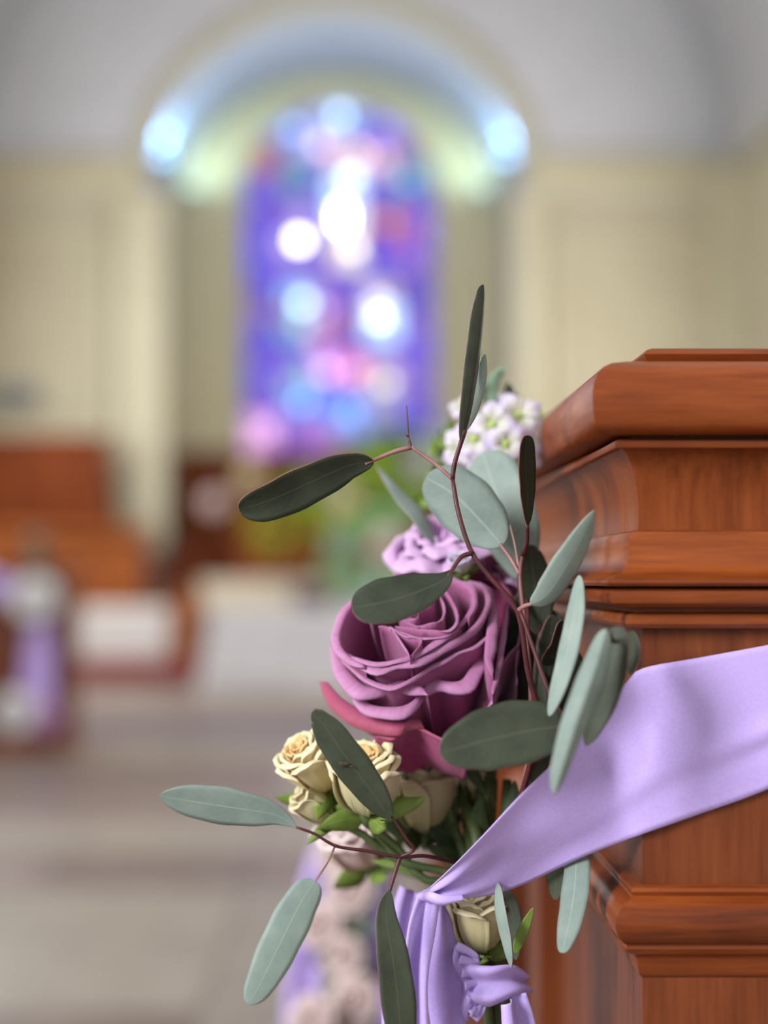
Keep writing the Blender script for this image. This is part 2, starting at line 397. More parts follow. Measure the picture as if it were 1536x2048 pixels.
lw = boxes('wall_chancel_lower', [(-XW, AX-AR, D1, D1+0.25, 0, ASP), (AX+AR, XW, D1, D1+0.25, 0, ASP)], M['cream'])
tag(lw, 'cream end wall on both sides of the chancel arch', kind='structure')
# archivolt band round the arch
V, Fc = [], []
n = 48
for i in range(n+1):
    a = PI*i/n
    for r_, yy in ((AR-0.0, D1-0.002), (AR+0.0, D1-0.07), (AR+0.17, D1-0.07), (AR+0.20, D1-0.04), (AR+0.20, D1-0.002)):
        V.append((AX+r_*math.cos(a), yy, ASP+r_*math.sin(a)))
tag(mesh('trim_1', V, grid_faces(n+1, 5), M['cream_pale']), 'moulded band round the chancel arch', kind='structure')
# niche: soffit, side walls, back wall, floor of the chancel
V, Fc = [], []
for yy in (D1+0.02, D2+0.1):
    V.append((AX+AR, yy, 0.0))
    for i in range(n+1):
        a = PI*i/n
        V.append((AX+AR*math.cos(a), yy, ASP+AR*math.sin(a)))
    V.append((AX-AR, yy, 0.0))
m_ = n+3
for i in range(m_-1): Fc.append((i, m_+i, m_+i+1, i+1))
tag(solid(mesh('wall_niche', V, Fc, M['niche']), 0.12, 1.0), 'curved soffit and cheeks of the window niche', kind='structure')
WX, WR, WSP, WB = -0.13, 1.15, 5.35, 2.36       # stained window: centre, half width, springing, sill
topn = lambda x: ASP+math.sqrt(max(0.0, (AR+0.02)**2-(x-AX)**2))
tag(arch_wall('wall_back', D2, 0.2, WX, WR, WSP, 0, AX-AR, AX+AR, topn, M['cream_brightened'], WSP), 'back wall of the niche round the window head', kind='structure')
bl = boxes('wall_back_lower', [(AX-AR, WX-WR, D2, D2+0.2, 0, WSP), (WX+WR, AX+AR, D2, D2+0.2, 0, WSP), (WX-WR, WX+WR, D2, D2+0.2, 0, WB)], M['cream_brightened'])
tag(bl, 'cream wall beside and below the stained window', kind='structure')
# cornice and mouldings
def cornice(name, segs, mat, lab):
    tag(boxes(name, segs, mat), lab, kind='structure')
co = []
for (x0, x1) in ((-XW, AX-AR-0.02), (AX+AR+0.02, XW)):
    co += [(x0, x1, D1-0.10, D1, CORN-0.06, CORN+0.08), (x0, x1, D1-0.22, D1, CORN+0.08, CORN+0.16), (x0, x1, D1-0.06, D1, CORN-0.2, CORN-0.06)]
for s in (-1, 1):
    a, b = (-XW, -XW+0.2) if s < 0 else (XW-0.2, XW)
    co += [(a, b, -4, D1-0.22, CORN+0.02, CORN+0.16)]
cornice('trim_2', co, M['cream_pale'], 'cream cornice running along the walls')
# pilasters beside the arch
def pilaster(name, px0, px1, pyb, lab):
    d = D1-0.12
    x0, x1 = (px0-VX)/F*d, (px1-VX)/F*d
    zb = CAMH+(VY-pyb)/F*d
    tag(boxes(name, [(x0, x1, D1-0.12, D1, zb, CORN-0.2), (x0-0.05, x1+0.05, D1-0.17, D1, CORN-0.32, CORN-0.2)], M['cream_pale']), lab, kind='structure')
pilaster('trim_3', 236, 330, 1092, 'pale cream pilaster left of the chancel arch')
pilaster('trim_4', 1030, 1085, 1100, 'pale cream pilaster right of the chancel arch')
# framed wall panels on the end wall
def wall_frame(name, px0, px1, py0, py1, lab):
    d = D1-0.03
    x0, x1 = (px0-VX)/F*d, (px1-VX)/F*d; z0, z1 = CAMH+(VY-py1)/F*d, CAMH+(VY-py0)/F*d
    t = 0.10
    tag(boxes(name, [(x0, x1, D1-0.06, D1, z1-t, z1), (x0, x1, D1-0.06, D1, z0, z0+t), (x0, x0+t, D1-0.06, D1, z0+t, z1-t), (x1-t, x1, D1-0.06, D1, z0+t, z1-t)], M['cream_pale']), lab, kind='structure')
wall_frame('trim_5', -60, 218, 462, 878, 'raised frame of the wall panel at the left')
wall_frame('trim_6', 1100, 1440, 468, 1000, 'raised frame of the wall panel at the right')
# corner pier at the right edge of the view
tag(boxes('trim_7', [(3.72, XW, D1-0.5, D1, 0, CORN)], M['cream_pale']), 'cream corner pier at the right', kind='structure')
# chancel platform and steps
tag(box('floor_chancel', -XW, XW, 13.0, D2, -0.2, 0.64, M['stone_cream']), 'cream stone floor of the chancel', kind='structure')
for k in range(4):
    s = box('step', -1.16, 2.6, 11.35+0.36*k, 13.1, -0.1 if k == 0 else 0.16*k, 0.16*(k+1), M['marble'], None, 0.01)
    s.name = 'floor_step_%d' % (k+1)
    tag(s, ['lowest', 'second', 'third', 'topmost'][k]+' white marble chancel step', kind='structure')
tag(box('floor_far', -XW, -1.16, 11.6, 13.2, -0.2, 0.0, M['tile']), 'stone floor left of the chancel steps', kind='structure')

# ---------------------------------------------------------------- stained glass window
win = thing('window_1', 'tall round-headed stained glass window in blue and violet glass', None, (WX, D2, WB))
win['kind'] = 'structure'
def wpx(px, py):   # window plane from picture position
    return (px-VX)/F*D2, CAMH+(VY-py)/F*D2
spots = [  # px, py, colour (linear), reach
 (598, 480, (0.7, 0.65, 1.1), 30), (685, 430, (1.3, 1.3, 1.5), 34), (690, 470, (1.1, 0.95, 0.85), 30), (705, 500, (1.2, 1.05, 0.8), 28),
 (680, 225, (0.45, 0.65, 1.1), 34), (590, 255, (0.28, 0.42, 0.9), 34), (775, 250, (0.24, 0.2, 0.85), 40), (635, 285, (0.75, 0.55, 0.9), 30),
 (690, 300, (0.9, 0.52, 0.5), 30), (765, 312, (0.8, 0.5, 0.6), 26), (705, 350, (0.9, 1.25, 1.5), 30), (680, 385, (0.8, 1.3, 1.6), 28),
 (605, 605, (0.45, 0.75, 1.05), 32), (650, 615, (0.5, 0.3, 0.75), 26), (758, 600, (0.8, 0.7, 0.85), 28), (758, 640, (0.85, 1.2, 1.6), 30),
 (605, 652, (0.3, 0.52, 0.66), 30), (655, 735, (0.65, 0.32, 0.8), 32), (712, 742, (0.95, 0.22, 0.3), 26), (770, 750, (0.55, 0.45, 0.5), 34),
 (598, 765, (0.28, 0.45, 0.62), 30), (608, 812, (0.12, 0.3, 0.9), 34), (700, 820, (0.16, 0.32, 0.85), 36), (778, 800, (0.35, 0.36, 0.5), 28),
 (525, 860, (0.62, 0.32, 0.66), 30), (780, 440, (0.5, 0.2, 0.34), 34), (805, 480, (0.42, 0.12, 0.5), 30), (820, 355, (0.13, 0.28, 0.5), 36),
 (535, 320, (0.5, 0.2, 0.2), 26), (845, 300, (0.5, 0.2, 0.2), 26), (590, 350, (0.16, 0.32, 0.55), 36), (640, 665, (0.5, 0.2, 0.36), 28),
 (690, 665, (0.36, 0.14, 0.4), 28), (560, 620, (0.4, 0.16, 0.45), 22), (625, 860, (0.3, 0.15, 0.5), 36), (700, 870, (0.36, 0.22, 0.34), 30), (520, 610, (0.26, 0.18, 0.5), 24)]
base_cols = [(0.17, 0.11, 0.85), (0.26, 0.18, 0.92), (0.24, 0.12, 0.72), (0.36, 0.22, 0.80), (0.14, 0.15, 0.95)]
rows, cols = 19, 11
def wrow_half(z):
    return WR-0.03 if z <= WSP else math.sqrt(max(0.0004, (WR-0.03)**2-(z-WSP)**2))
zt = WSP+WR-0.03
rw = random.Random(3)
gv = []
for r in range(rows+1):
    z = WB+0.02+(zt-WB-0.02)*r/rows
    row = []
    for c in range(cols+1):
        jx = 0 if c in (0, cols) else rw.uniform(-0.045, 0.045)
        jz = 0 if r in (0, rows) else rw.uniform(-0.05, 0.05)*(0.4 if c in (0, cols) else 1)
        zz = z+jz
        row.append(((-1+2*c/cols)*wrow_half(zz)+jx*wrow_half(zz), zz))
    gv.append(row)
for r in range(rows):
    for c in range(cols):
        q = [gv[r][c], gv[r][c+1], gv[r+1][c+1], gv[r+1][c]]
        cx = sum(p[0] for p in q)/4; cz = sum(p[1] for p in q)/4
        q = [(cx+(p[0]-cx)*0.9+WX, cz+(p[1]-cz)*0.92) for p in q]
        px, py = VX+(cx+WX)/D2*F, VY-(cz-CAMH)/D2*F
        col = Vector(rw.choice(base_cols))*rw.uniform(0.75, 1.25)
        best = None
        for (sx, sy, sc, rr) in spots:
            d = math.hypot(px-sx, py-sy)/rr
            if d < 1.2 and (best is None or d < best[0]): best = (d, sc)
        if best: col = Vector(best[1])*rw.uniform(0.95, 1.2)*(1.5 if py > 690 else 1.1)
        V = [(x, D2+0.06, z) for x, z in q]+[(x, D2+0.075, z) for x, z in q]
        o = mesh('pane', V, [(0,1,2,3),(7,6,5,4),(0,4,5,1),(1,5,6,2),(2,6,7,3),(3,7,4,0)], M['glass'], win, smooth=False)
        o.color = (col[0], col[1], col[2], 1)
# small bright roundels of clear glass
for (px, py, colr, k) in [(598, 478, (1, .97, 1), 30), (684, 440, (1, 1, 1), 46), (684, 420, (.93, 1, 1), 30), (704, 492, (1, .9, .72), 13), (758, 634, (.75, .92, 1), 17), (757, 604, (.95, .85, 1), 9),
        (680, 228, (.45, .7, 1), 14), (590, 256, (.32, .5, 1), 9), (605, 604, (.55, .85, 1), 15), (700, 352, (.75, .97, 1), 13), (640, 287, (.9, .72, 1), 8), (725, 305, (1, .7, .8), 7),
        (765, 312, (1, .66, .72), 5), (526, 862, (.85, .5, .72), 6.5), (655, 742, (.9, .55, .95), 9), (710, 745, (1, .45, .5), 8), (772, 765, (.8, .72, .75), 8), (606, 800, (.3, .55, 1), 8), (700, 822, (.3, .5, 1), 8), (780, 445, (1, .5, .5), 4), (818, 358, (.3, .6, .9), 5), (770, 250, (.4, .38, 1), 5), (600, 648, (.4, .68, .85), 6), (645, 620, (.75, .45, .95), 6)]:
    x, z = wpx(px, py)
    V = [(x, D2+0.045, z)]+[(x+0.06*math.cos(a*PI/6), D2+0.055, z+0.06*math.sin(a*PI/6)) for a in range(12)]
    Fc = [(0, 1+(a+1) % 12, 1+a) for a in range(12)]
    o = mesh('roundel', V, Fc, M['glass'], win); o.color = (colr[0]*k*0.42, colr[1]*k*0.42, colr[2]*k*0.42, 1)
# leading behind the panes and stone frame round the window
V = []; Fc = []
nn = 40
ring = []
for i in range(nn+1):
    a = PI*i/nn; ring.append((WX+WR*math.cos(a), WSP+WR*math.sin(a)))
ring = [(WX+WR, WB)]+ring+[(WX-WR, WB)]
o = mesh('leading', [(x, D2+0.09, z) for x, z in ring], [tuple(range(len(ring)))], M['lead'], win, smooth=False); solid(o, 0.01)
V = []
for (x, z) in ring:
    ix, iz = WX+(x-WX)*0.955, (WB+0.05 if z == WB else (z-(0.0 if z <= WSP else (z-WSP)*0.045)))
    V += [(x*1.0, D2-0.03, z), (ix, D2-0.03, iz), (ix, D2+0.06, iz)]
mesh('window_frame', V, grid_faces(len(ring), 3), M['cream_pale'], win)
boxes('window_sill', [(WX-WR-0.1, WX+WR+0.1, D2-0.14, D2+0.05, WB-0.08, WB)], M['cream_pale'], win)

# ---------------------------------------------------------------- niche uplights (lamps with their own light)
def uplight(px, py, d, color, power, label, aim):
    x, z = (px-VX)/F*d, CAMH+(VY-py)/F*d
    t = thing('niche_uplight', label, 'lamp', (x, d, z), 'lamps in the window niche')
    V, Fc = tubegeo([Vector((x, d, z-0.14)), Vector((x, d, z-0.06)), Vector((x, d, z-0.04)), Vector((x, d, z))], [0.03, 0.035, 0.08, 0.085], 14)
    mesh('housing', V, Fc, M['grey_metal'], t)
    bm = bmesh.new(); bmesh.ops.create_uvsphere(bm, u_segments=12, v_segments=8, radius=0.075)
    me = bpy.data.meshes.new('bulb'); bm.to_mesh(me); bm.free(); me.materials.append(glow('bulb_glow', (*color, 1), 4.2 if power > 45 else 1.6))
    b = bpy.data.objects.new('bulb', me); COL.objects.link(b); b.parent = t; b.location = (0, 0, 0.05)
    boxes('bracket', [(x-0.02, x+0.02, d, min(d+0.12, d+0.12), z-0.16, z-0.12)], M['grey_metal'], t)
    l = bpy.data.lights.new('uplight_beam', 'SPOT'); l.energy = power; l.color = color; l.spot_size = 2.4; l.spot_blend = 0.8; l.shadow_soft_size = 0.08
    lo = bpy.data.objects.new('uplight_beam', l); COL.objects.link(lo); lo.parent = t; lo.location = (0, 0, 0.16)
    lo.rotation_euler = Vector(aim).to_track_quat('-Z', 'Y').to_euler()
uplight(326, 322, 15.75, (0.30, 0.62, 1.0), 70, 'bright blue uplight at the left springing of the arch', (0.35, 0.25, 1))
uplight(1014, 322, 15.75, (0.30, 0.62, 1.0), 52, 'bright blue uplight at the right springing of the arch', (-0.35, 0.25, 1))
uplight(388, 382, 16.9, (0.60, 0.95, 1.0), 30, 'pale mint lamp on the left side of the niche', (0.1, 0.6, 0.8))
uplight(962, 382, 16.9, (0.60, 0.95, 1.0), 30, 'pale mint lamp on the right side of the niche', (-0.1, 0.6, 0.8))

# ================================================================ PEWS
DP = 0.625
XC = (1285-VX)/F*DP
def off_from_px(px):
    k = (px-VX)/F
    return (XC-k*DP)/(1-k)
def prof(L):
    out = []
    for (px, py) in L:
        o = off_from_px(px)
        out.append((o, (VY-py)/F*(DP-o)+CAMH))
    return out
# profiles as (corner px, py): cap, cornice moulding, necking beads, lower ledge
PR = {
 'top_board': [(1306, 735), (1292, 718), (1288, 708), (1294, 700), (1304, 697), (1345, 697)],
 'cap': [(1285, 872), (1240, 872), (1214, 866), (1199, 856), (1189, 838), (1186, 812), (1185, 785), (1188, 764), (1196, 746), (1208, 733), (1224, 726), (1250, 723), (1345, 723)],
 'cornice_moulding': [(1285, 1172), (1218, 1172), (1214, 1166), (1216, 1160), (1226, 1156), (1240, 1148), (1252, 1134), (1258, 1112), (1259, 1092), (1259, 1072), (1262, 1064), (1275, 1060), (1285, 1060)],
 'cove': [(1285, 1062), (1276, 1060), (1277, 1040), (1277, 1010), (1274, 975), (1266, 938), (1253, 908), (1243, 897)],
 'fillet': [(1285, 899), (1243, 897), (1232, 895), (1230, 890), (1231, 882), (1238, 878), (1262, 877), (1262, 870), (1345, 868)],
 'necking_bead': [(1285, 1258), (1262, 1256), (1255, 1248), (1254, 1238), (1258, 1229), (1268, 1224), (1268, 1217), (1240, 1214), (1228, 1206), (1224, 1194), (1226, 1182), (1236, 1175), (1262, 1173), (1345, 1171)],
 'ledge_moulding': [(1285, 1955), (1278, 1948), (1274, 1918), (1270, 1910), (1256, 1906), (1252, 1898), (1254, 1890), (1246, 1886), (1236, 1874), (1231, 1856), (1233, 1836), (1242, 1818), (1254, 1804), (1262, 1798), (1266, 1792), (1262, 1784), (1264, 1776), (1274, 1770), (1285, 1768)],
}
def pew(label, xc, yc, mirror=False, length=2.6, depth=0.40, group='church pews'):
    """xc, yc: corner of the plain panels next to the aisle; the back panel faces -Y"""
    t = thing('church_pew', label, 'pew', (xc, yc, 0), group)
    sx = -1 if mirror else 1
    def pt(along, o, z, leg):   # leg 0: along the back (x), leg 1: along the aisle (y)
        return (xc+sx*(along if leg == 0 else -o), yc+(-o if leg == 0 else along), z)
    for nm, L in PR.items():
        pr = prof(L)
        n = len(pr); V = []
        for (o, z) in pr: V.append((xc+sx*length, yc-o, z))
        for (o, z) in pr: V.append((xc-sx*o, yc-o, z))
        for (o, z) in pr: V.append((xc-sx*o, yc+depth+max(o, 0), z))
        Fc = []
        mi = []
        for s in range(2):
            for i in range(n-1):
                f = (s*n+i, s*n+i+1, (s+1)*n+i+1, (s+1)*n+i)
                Fc.append(f if mirror else f[::-1]); mi.append(s)
        # end cap of the aisle run
        Fc.append(tuple(2*n+i for i in range(n))); mi.append(1)
        o_ = mesh(nm, V, Fc, [M['cove_wood'], M['cove_wood']] if nm == 'cove' else [M['cap_wood'], M['side_wood']], t, smooth=True, mi=mi)
        e = o_.modifiers.new('edges', 'EDGE_SPLIT'); e.split_angle = math.radians(38)
    z_top = prof([(1285, 690)])[0][1]
    z_pb, z_pt = prof([(1285, 1768)])[0][1], prof([(1285, 868)])[0][1]
    z_l = prof([(1285, 1955)])[0][1]
    def bx(nm, a0, a1, b0, b1, z0, z1, m, bevel=0.0):
        x0, x1 = sorted((xc+sx*a0, xc+sx*a1))
        return box(nm, x0, x1, yc+b0, yc+b1, z0, z1, M[m], t, bevel)
    bx('back_panel', 0.0, length, 0.0, 0.02, z_pb-0.01, z_pt, 'panel_wood')
    bx('lower_panel', 0.0, length, 0.0, 0.02, 0.08, z_l+0.01, 'panel_wood')
    bx('core_board', 0.02, length, 0.02, 0.05, z_l, z_top-0.012, 'panel_wood')
    bx('end_stile', 0.0, 0.022, 0.02, 0.145, 0.08, z_pt, 'panel_wood')
    bx('end_panel', 0.012, 0.022, 0.145, depth-0.06, 0.08, z_pt, 'panel_wood')
    bx('end_stile', 0.0, 0.022, depth-0.06, depth, 0.08, z_pt, 'panel_wood')
    bx('seat', 0.022, length, 0.05, depth-0.02, 0.42, 0.45, 'cap_wood', 0.004)
    bx('plinth', -0.012, length, -0.012, depth+0.012, 0.0, 0.08, 'cap_wood', 0.004)
    return t
pew('varnished wooden pew in the foreground with moulded cap, lilac sash across it', XC, DP)
pew('blurred wooden pew right behind the foreground pew', XC+0.02, DP+1.05)
pew('third wooden pew on the right, behind the foreground flowers', XC+0.04, DP+2.1)
pew('front pew left of the aisle with lilac ribbons and white flowers', -1.42, 7.45, mirror=True, length=2.4)

# ================================================================ CHANCEL FURNITURE (far, out of focus)
def bgbox(nm, px0, px1, py0, py1, d, dep, mat, par, bevel=0.01, z0=None):
    x0, x1 = (px0-VX)/F*d, (px1-VX)/F*d
    za, zb = CAMH+(VY-py1)/F*d, CAMH+(VY-py0)/F*d
    if z0 is not None: za = z0
    return box(nm, x0, x1, d, d+dep, za, zb, M[mat], par, bevel)
# dark panelled choir stall back at the left
t = thing('choir_stall', 'dark brown panelled choir stall against the left end wall', 'choir stall', (-2.8, 14.9, 0.64))
bgbox('back_board', -40, 212, 884, 1070, 14.95, 0.12, 'stall_wood', t, z0=0.64)
bgbox('top_rail', -44, 216, 868, 884, 14.90, 0.2, 'stall_wood', t)
for k in range(4): bgbox('raised_panel', -30+62*k, 22+62*k, 915, 1040, 14.93, 0.03, 'stall_wood', t)
bgbox('bench', -40, 205, 1085, 1100, 14.45, 0.5, 'stall_wood', t)
bgbox('end_board', 196, 214, 1000, 1205, 14.4, 0.55, 'stall_wood', t, z0=0.64)
# lighter stall front
t = thing('stall_front', 'orange-brown wooden stall front below the dark stall', 'choir desk', (-2.4, 13.6, 0.64))
bgbox('front_board', -40, 290, 1068, 1204, 13.7, 0.08, 'light_wood', t, z0=0.64)
bgbox('desk_top', -44, 300, 1052, 1068, 13.6, 0.35, 'light_wood', t)
for k in range(4): bgbox('raised_panel', -24+76*k, 40+76*k, 1086, 1190, 13.67, 0.04, 'light_wood', t)
# low communion rail
t = thing('communion_rail', 'low brown altar rail between stall and altar', 'rail', (-1.4, 14.2, 0.64))
bgbox('hand_rail', 300, 408, 1108, 1128, 14.2, 0.14, 'rail_wood', t)
for k in range(4): bgbox('baluster', 306+29*k, 322+29*k, 1128, 1205, 14.23, 0.08, 'rail_wood', t, z0=0.66)
bgbox('bottom_rail', 300, 408, 1196, 1206, 14.2, 0.14, 'rail_wood', t, z0=0.64)
# reredos panelling below the window
t = thing('reredos', 'reddish brown wooden panelling under the stained window', 'panelling', (0, 17.3, 0.64))
bgbox('back_board', 352, 1012, 915, 1180, 17.36, 0.1, 'rail_wood', t, z0=0.64)
bgbox('top_rail', 348, 1016, 902, 917, 17.30, 0.18, 'rail_wood', t)
for k in range(9): bgbox('raised_panel', 362+72*k, 422+72*k, 935, 1120, 17.32, 0.05, 'rail_wood', t)
# marble block with a wooden post and red carpeted kerb left of the steps
t = thing('kneeler', 'white cloth-covered kneeler standing on a red kerb by the steps', 'kneeler', (-2, 12.9, 0.16))
bgbox('cloth_cover', 138, 340, 1216, 1322, 12.9, 0.35, 'white_cloth', t, 0.03)
bgbox('end_post', 344, 398, 1182, 1324, 12.85, 0.25, 'light_wood', t, 0.02)
bgbox('end_post', 108, 136, 1182, 1324, 12.85, 0.25, 'light_wood', t, 0.02)
tag(bgbox('carpet_kerb', 60, 404, 1324, 1362, 12.78, 0.5, 'red_cloth', None, 0.01, z0=0.0), 'red carpeted kerb left of the white marble steps', 'kerb')
# altar plinth, altar table
t = thing('altar_table', 'orange-brown wooden altar table under the green flowers', 'altar', (-0.2, 13.6, 0.66))
bgbox('plinth', 400, 960, 1158, 1214, 13.55, 1.2, 'stone_cream', t, z0=0.64)
bgbox('table_top', 470, 900, 1066, 1084, 13.7, 0.8, 'light_wood', t)
bgbox('apron', 482, 888, 1084, 1132, 13.76, 0.68, 'light_wood', t)
for k in (0, 1, 2, 3):
    bgbox('leg', 484+(k % 2)*380, 508+(k % 2)*380, 1132, 1160, 13.76+0.58*(k//2), 0.1, 'light_wood', t)
tag(bgbox('altar_cushion', 585, 665, 1172, 1214, 12.95, 0.4, 'dark', None, 0.05, z0=0.642), 'dark plum kneeling cushion in front of the altar', 'cushion')
# grey grille on the left wall
t = thing('wall_speaker', 'small dark grey speaker on the panelled wall at the left edge', 'speaker', (-3.5, D1-0.1, 2.8))
bgbox('housing', -20, 72, 768, 812, D1-0.12, 0.12, 'grey_metal', t, 0.02)
bgbox('grille', -14, 66, 773, 807, D1-0.135, 0.02, 'grey_metal', t, 0.004)

# ================================================================ PLANT BUILDERS
def leaf(par, pts, w, face='top', roll=0.0, roll1=None, a=0.5, b=0.5, fold=0.0, cup=0.0, name='leaf', wav=0.0, mats=None, n=26, m=9, thick=0.00045, world=None, seed=0):
    """blade along a midrib through picture points (px,py,depth); w = visible width in px"""
    q = crom(world if world else ppts(pts), 60)
    if roll1 is None: roll1 = roll
    pk = a/(a+b); nrm = (pk**a)*((1-pk)**b)
    V, UV = [], []
    view = Vector((0, 1, 0))
    for i in range(n+1):
        v = 0.5-0.5*math.cos(PI*i/n)
        x = v*59; k = min(int(x), 58); p = q[k].lerp(q[k+1], x-k)
        t = (q[min(k+2, 59)]-q[max(k-1, 0)]).normalized()
        vd = (p-Vector((0, 0, CAMH))).normalized()
        s0 = t.cross(vd)
        if s0.length < 1e-5: s0 = Vector((1, 0, 0))
        s0.normalize()
        rr = math.radians(roll+(roll1-roll)*v)
        s = Matrix.Rotation(rr, 3, t) @ s0
        nn_ = t.cross(s)
        if (nn_.dot(-vd) > 0) != (face == 'top'):
            s = -s; nn_ = -nn_
        W = (max(v, 1e-6)**a)*(max(1-v, 1e-6)**b)/nrm
        hw = 0.5*w*p.y/F*W/max(abs(math.cos(rr)), 0.3) if not world else 0.5*w*W
        for j in range(m):
            u = -1+2*j/(m-1)
            bend = (-fold*abs(u)-cup*u*u)*hw
            wob = wav*hw*math.sin(7*v+3*u+seed)*abs(u)
            edge = 1+0.02*math.sin(23*v+5*seed+u*3)*(abs(u) > 0.9)
            V.append(p+s*(u*hw*edge)+nn_*(bend+wob)); UV.append((u*0.5+0.5, v))
    o = mesh(name, V, grid_faces(n+1, m), mats or [M['leaf_top'], M['leaf_under'], M['leaf_rim']], par, uv=UV)
    return solid(o, thick, -1, 1, 2)
def stemtube(par, pts, r, mat='stem_red', name='stem', seg=18):
    o = tube(name, ppts(pts), [q*0.82 for q in r], M[mat], par, 8, seg)
    return o

# ---- flower frames
class Frame:
    def __init__(s, origin, axis, right=(1, 0, 0)):
        s.o = Vector(origin); s.z = Vector(axis).normalized()
        s.x = Vector(right)-s.z*Vector(right).dot(s.z); s.x.normalize(); s.y = s.z.cross(s.x)
    def w(s, v): return s.o+s.x*v[0]+s.y*v[1]+s.z*v[2]
    def hit(s, px, py, z):
        """where the sight line through a picture point meets the plane at height z above the flower's base"""
        c = Vector((0, 0, CAMH)); d = P(px, py, 1.0)-c
        t = ((s.o+s.z*z)-c).dot(s.z)/d.dot(s.z)
        q = c+d*t-s.o
        return Vector((q.dot(s.x), q.dot(s.y), q.dot(s.z)))
def petal(par, fr, rim, mat, rb=0.006, lip=0.0, bulge=0.62, z0=0.0, ns=20, nr=36, name='petal', seed=0, ripple=0.0004, local=False, thick=0.0004, waist=0.0):
    """rim: local points (x,y,z) along the free edge; the blade runs from it down to the base"""
    q = crom(rim, nr)
    qs = [Vector(p) for p in q]
    for _ in range(10):
        qs = [qs[0]]+[(qs[i-1]+qs[i]*2+qs[i+1])/4 for i in range(1, nr-1)]+[qs[-1]]
    V, UV = [], []
    for i, p in enumerate(q):
        ps = qs[i]; ths = Vector((ps.x, ps.y, 0)); rs_ = ths.length; es = ths/rs_ if rs_ > 1e-6 else Vector((1, 0, 0))
        th = Vector((p.x, p.y, 0)); r = th.length; e = th/r if r > 1e-6 else Vector((1, 0, 0))
        uu = i/(nr-1)
        edge = math.sin(PI*uu)**0.35 if 0 < uu < 1 else 0
        lp = lip*edge
        rc = r-lp*0.85; zc = p.z+lp*0.5
        NL = 5
        for k in range(ns):
            s = (k/(ns-1))**1.2
            if k <= NL and lip > 0:
                f = k/NL*PI/2
                rr = r-lp*0.85*(1-math.cos(f)); zz = p.z+lp*0.5*math.sin(f)
            else:
                sb = 0 if lip <= 0 else ((NL/(ns-1))**1.2)
                t = (s-sb)/(1-sb)
                rr = rb+(rc-rb)*((1-t**2.3)**bulge)*(1-waist*math.sin(PI*min(1, t*2.2))*0.5)-lp*0.12*min(1, t*12)
                rr = max(rr, rb*0.6)
                zz = z0+(zc-z0)*(1-t)
            rip = ripple*math.sin(9*uu+seed*2.1+4*s)*(1-s)+ripple*0.6*math.sin(23*uu+seed)*(1-s)**3
            bl = min(1.0, s*2.6); ee = e.lerp(es, bl); rr += (rs_-r)*bl*max(0.0, 1-s)
            jag = ripple*3.2*noise.noise(Vector((uu*7.0, seed*3.7, 0.5)))*(1-s)**6+ripple*1.6*noise.noise(Vector((uu*19.0, seed*1.9, 2.5)))*(1-s)**9
            pt = ee*(rr+rip+jag*0.6)+Vector((0, 0, zz+rip*0.6+jag))
            V.append(pt if local else fr.w(pt)); UV.append((uu, k/(ns-1)))
    o = mesh(name, V, grid_faces(nr, ns), mat, par, uv=UV, local=local)
    return solid(o, thick, 0.0)

# ================================================================ THE MAUVE ROSE
rose = None
AXIS = Vector((-0.13, -0.66, 0.74)).normalized()
HR = 0.066
rim_c = P(850, 1272, 0.672)
RF = Frame(rim_c-AXIS*HR, AXIS)
rose = thing('mauve_rose', 'large mauve rose in full bloom at the heart of the foreground bouquet', 'rose', RF.o)
def C(cx, cy): return 640+0.28*cx, 1120+0.28*cy
def rp(pts, z, mat='rose', lip=0.0, **kw):
    L = []
    for k, p in enumerate(pts):
        zz = p[2] if len(p) > 2 else z
        L.append(RF.hit(*C(p[0], p[1]), zz))
    petal(rose, RF, L, M[mat], lip=lip, seed=len(rose.children), **kw)
# guard petals, outermost first (crop coordinates of a close look, heights above the base in metres)
rp([(470, 180), (560, 120), (700, 85), (860, 95), (1000, 130)], 0.046, 'rose_red', 0.005)
rp([(1020, 130), (1120, 100), (1240, 110), (1330, 190), (1400, 330)], 0.045, 'rose_red', 0.003)
rp([(0, 870), (18, 960), (80, 1060), (200, 1165), (380, 1240), (560, 1262), (620, 1222), (740, 1195)], 0.036, 'rose_red', 0.0085, bulge=0.45)
rp([(390, 1262), (520, 1285), (600, 1235), (690, 1212), (800, 1262), (900, 1300), (1040, 1330)], 0.034, 'rose_red', 0.0015, bulge=0.36, z0=-0.007)
rp([(1425, 600), (1345, 690), (1290, 820), (1250, 960), (1195, 1090), (1120, 1180)], 0.043, 'rose', 0.001)
rp([(1450, 260), (1440, 420), (1425, 620), (1400, 900)], 0.040, 'rose', 0.001)
rp([(1345, 330), (1335, 480), (1320, 640), (1290, 800), (1235, 960)], 0.050, 'rose', 0.003)
# big front petals
rp([(230, 960), (260, 1040), (315, 1108), (430, 1138), (590, 1145), (690, 1075), (750, 990), (850, 938), (960, 962), (1085, 945), (1150, 830), (1210, 700), (1245, 560)], 0.044, 'rose', 0.0068)
rp([(68, 610), (70, 720), (120, 850), (215, 975), (300, 1006), (430, 985), (530, 940), (650, 972), (770, 965)], 0.050, 'rose', 0.0075)
rp([(150, 720), (240, 800), (340, 880), (490, 938), (610, 900), (720, 835), (800, 785), (900, 740), (985, 680), (1120, 630), (1245, 505)], 0.056, 'rose', 0.0022)
rp([(1140, 170), (1220, 220), (1270, 340), (1265, 560), (1235, 820)], 0.055, 'rose', 0.006)
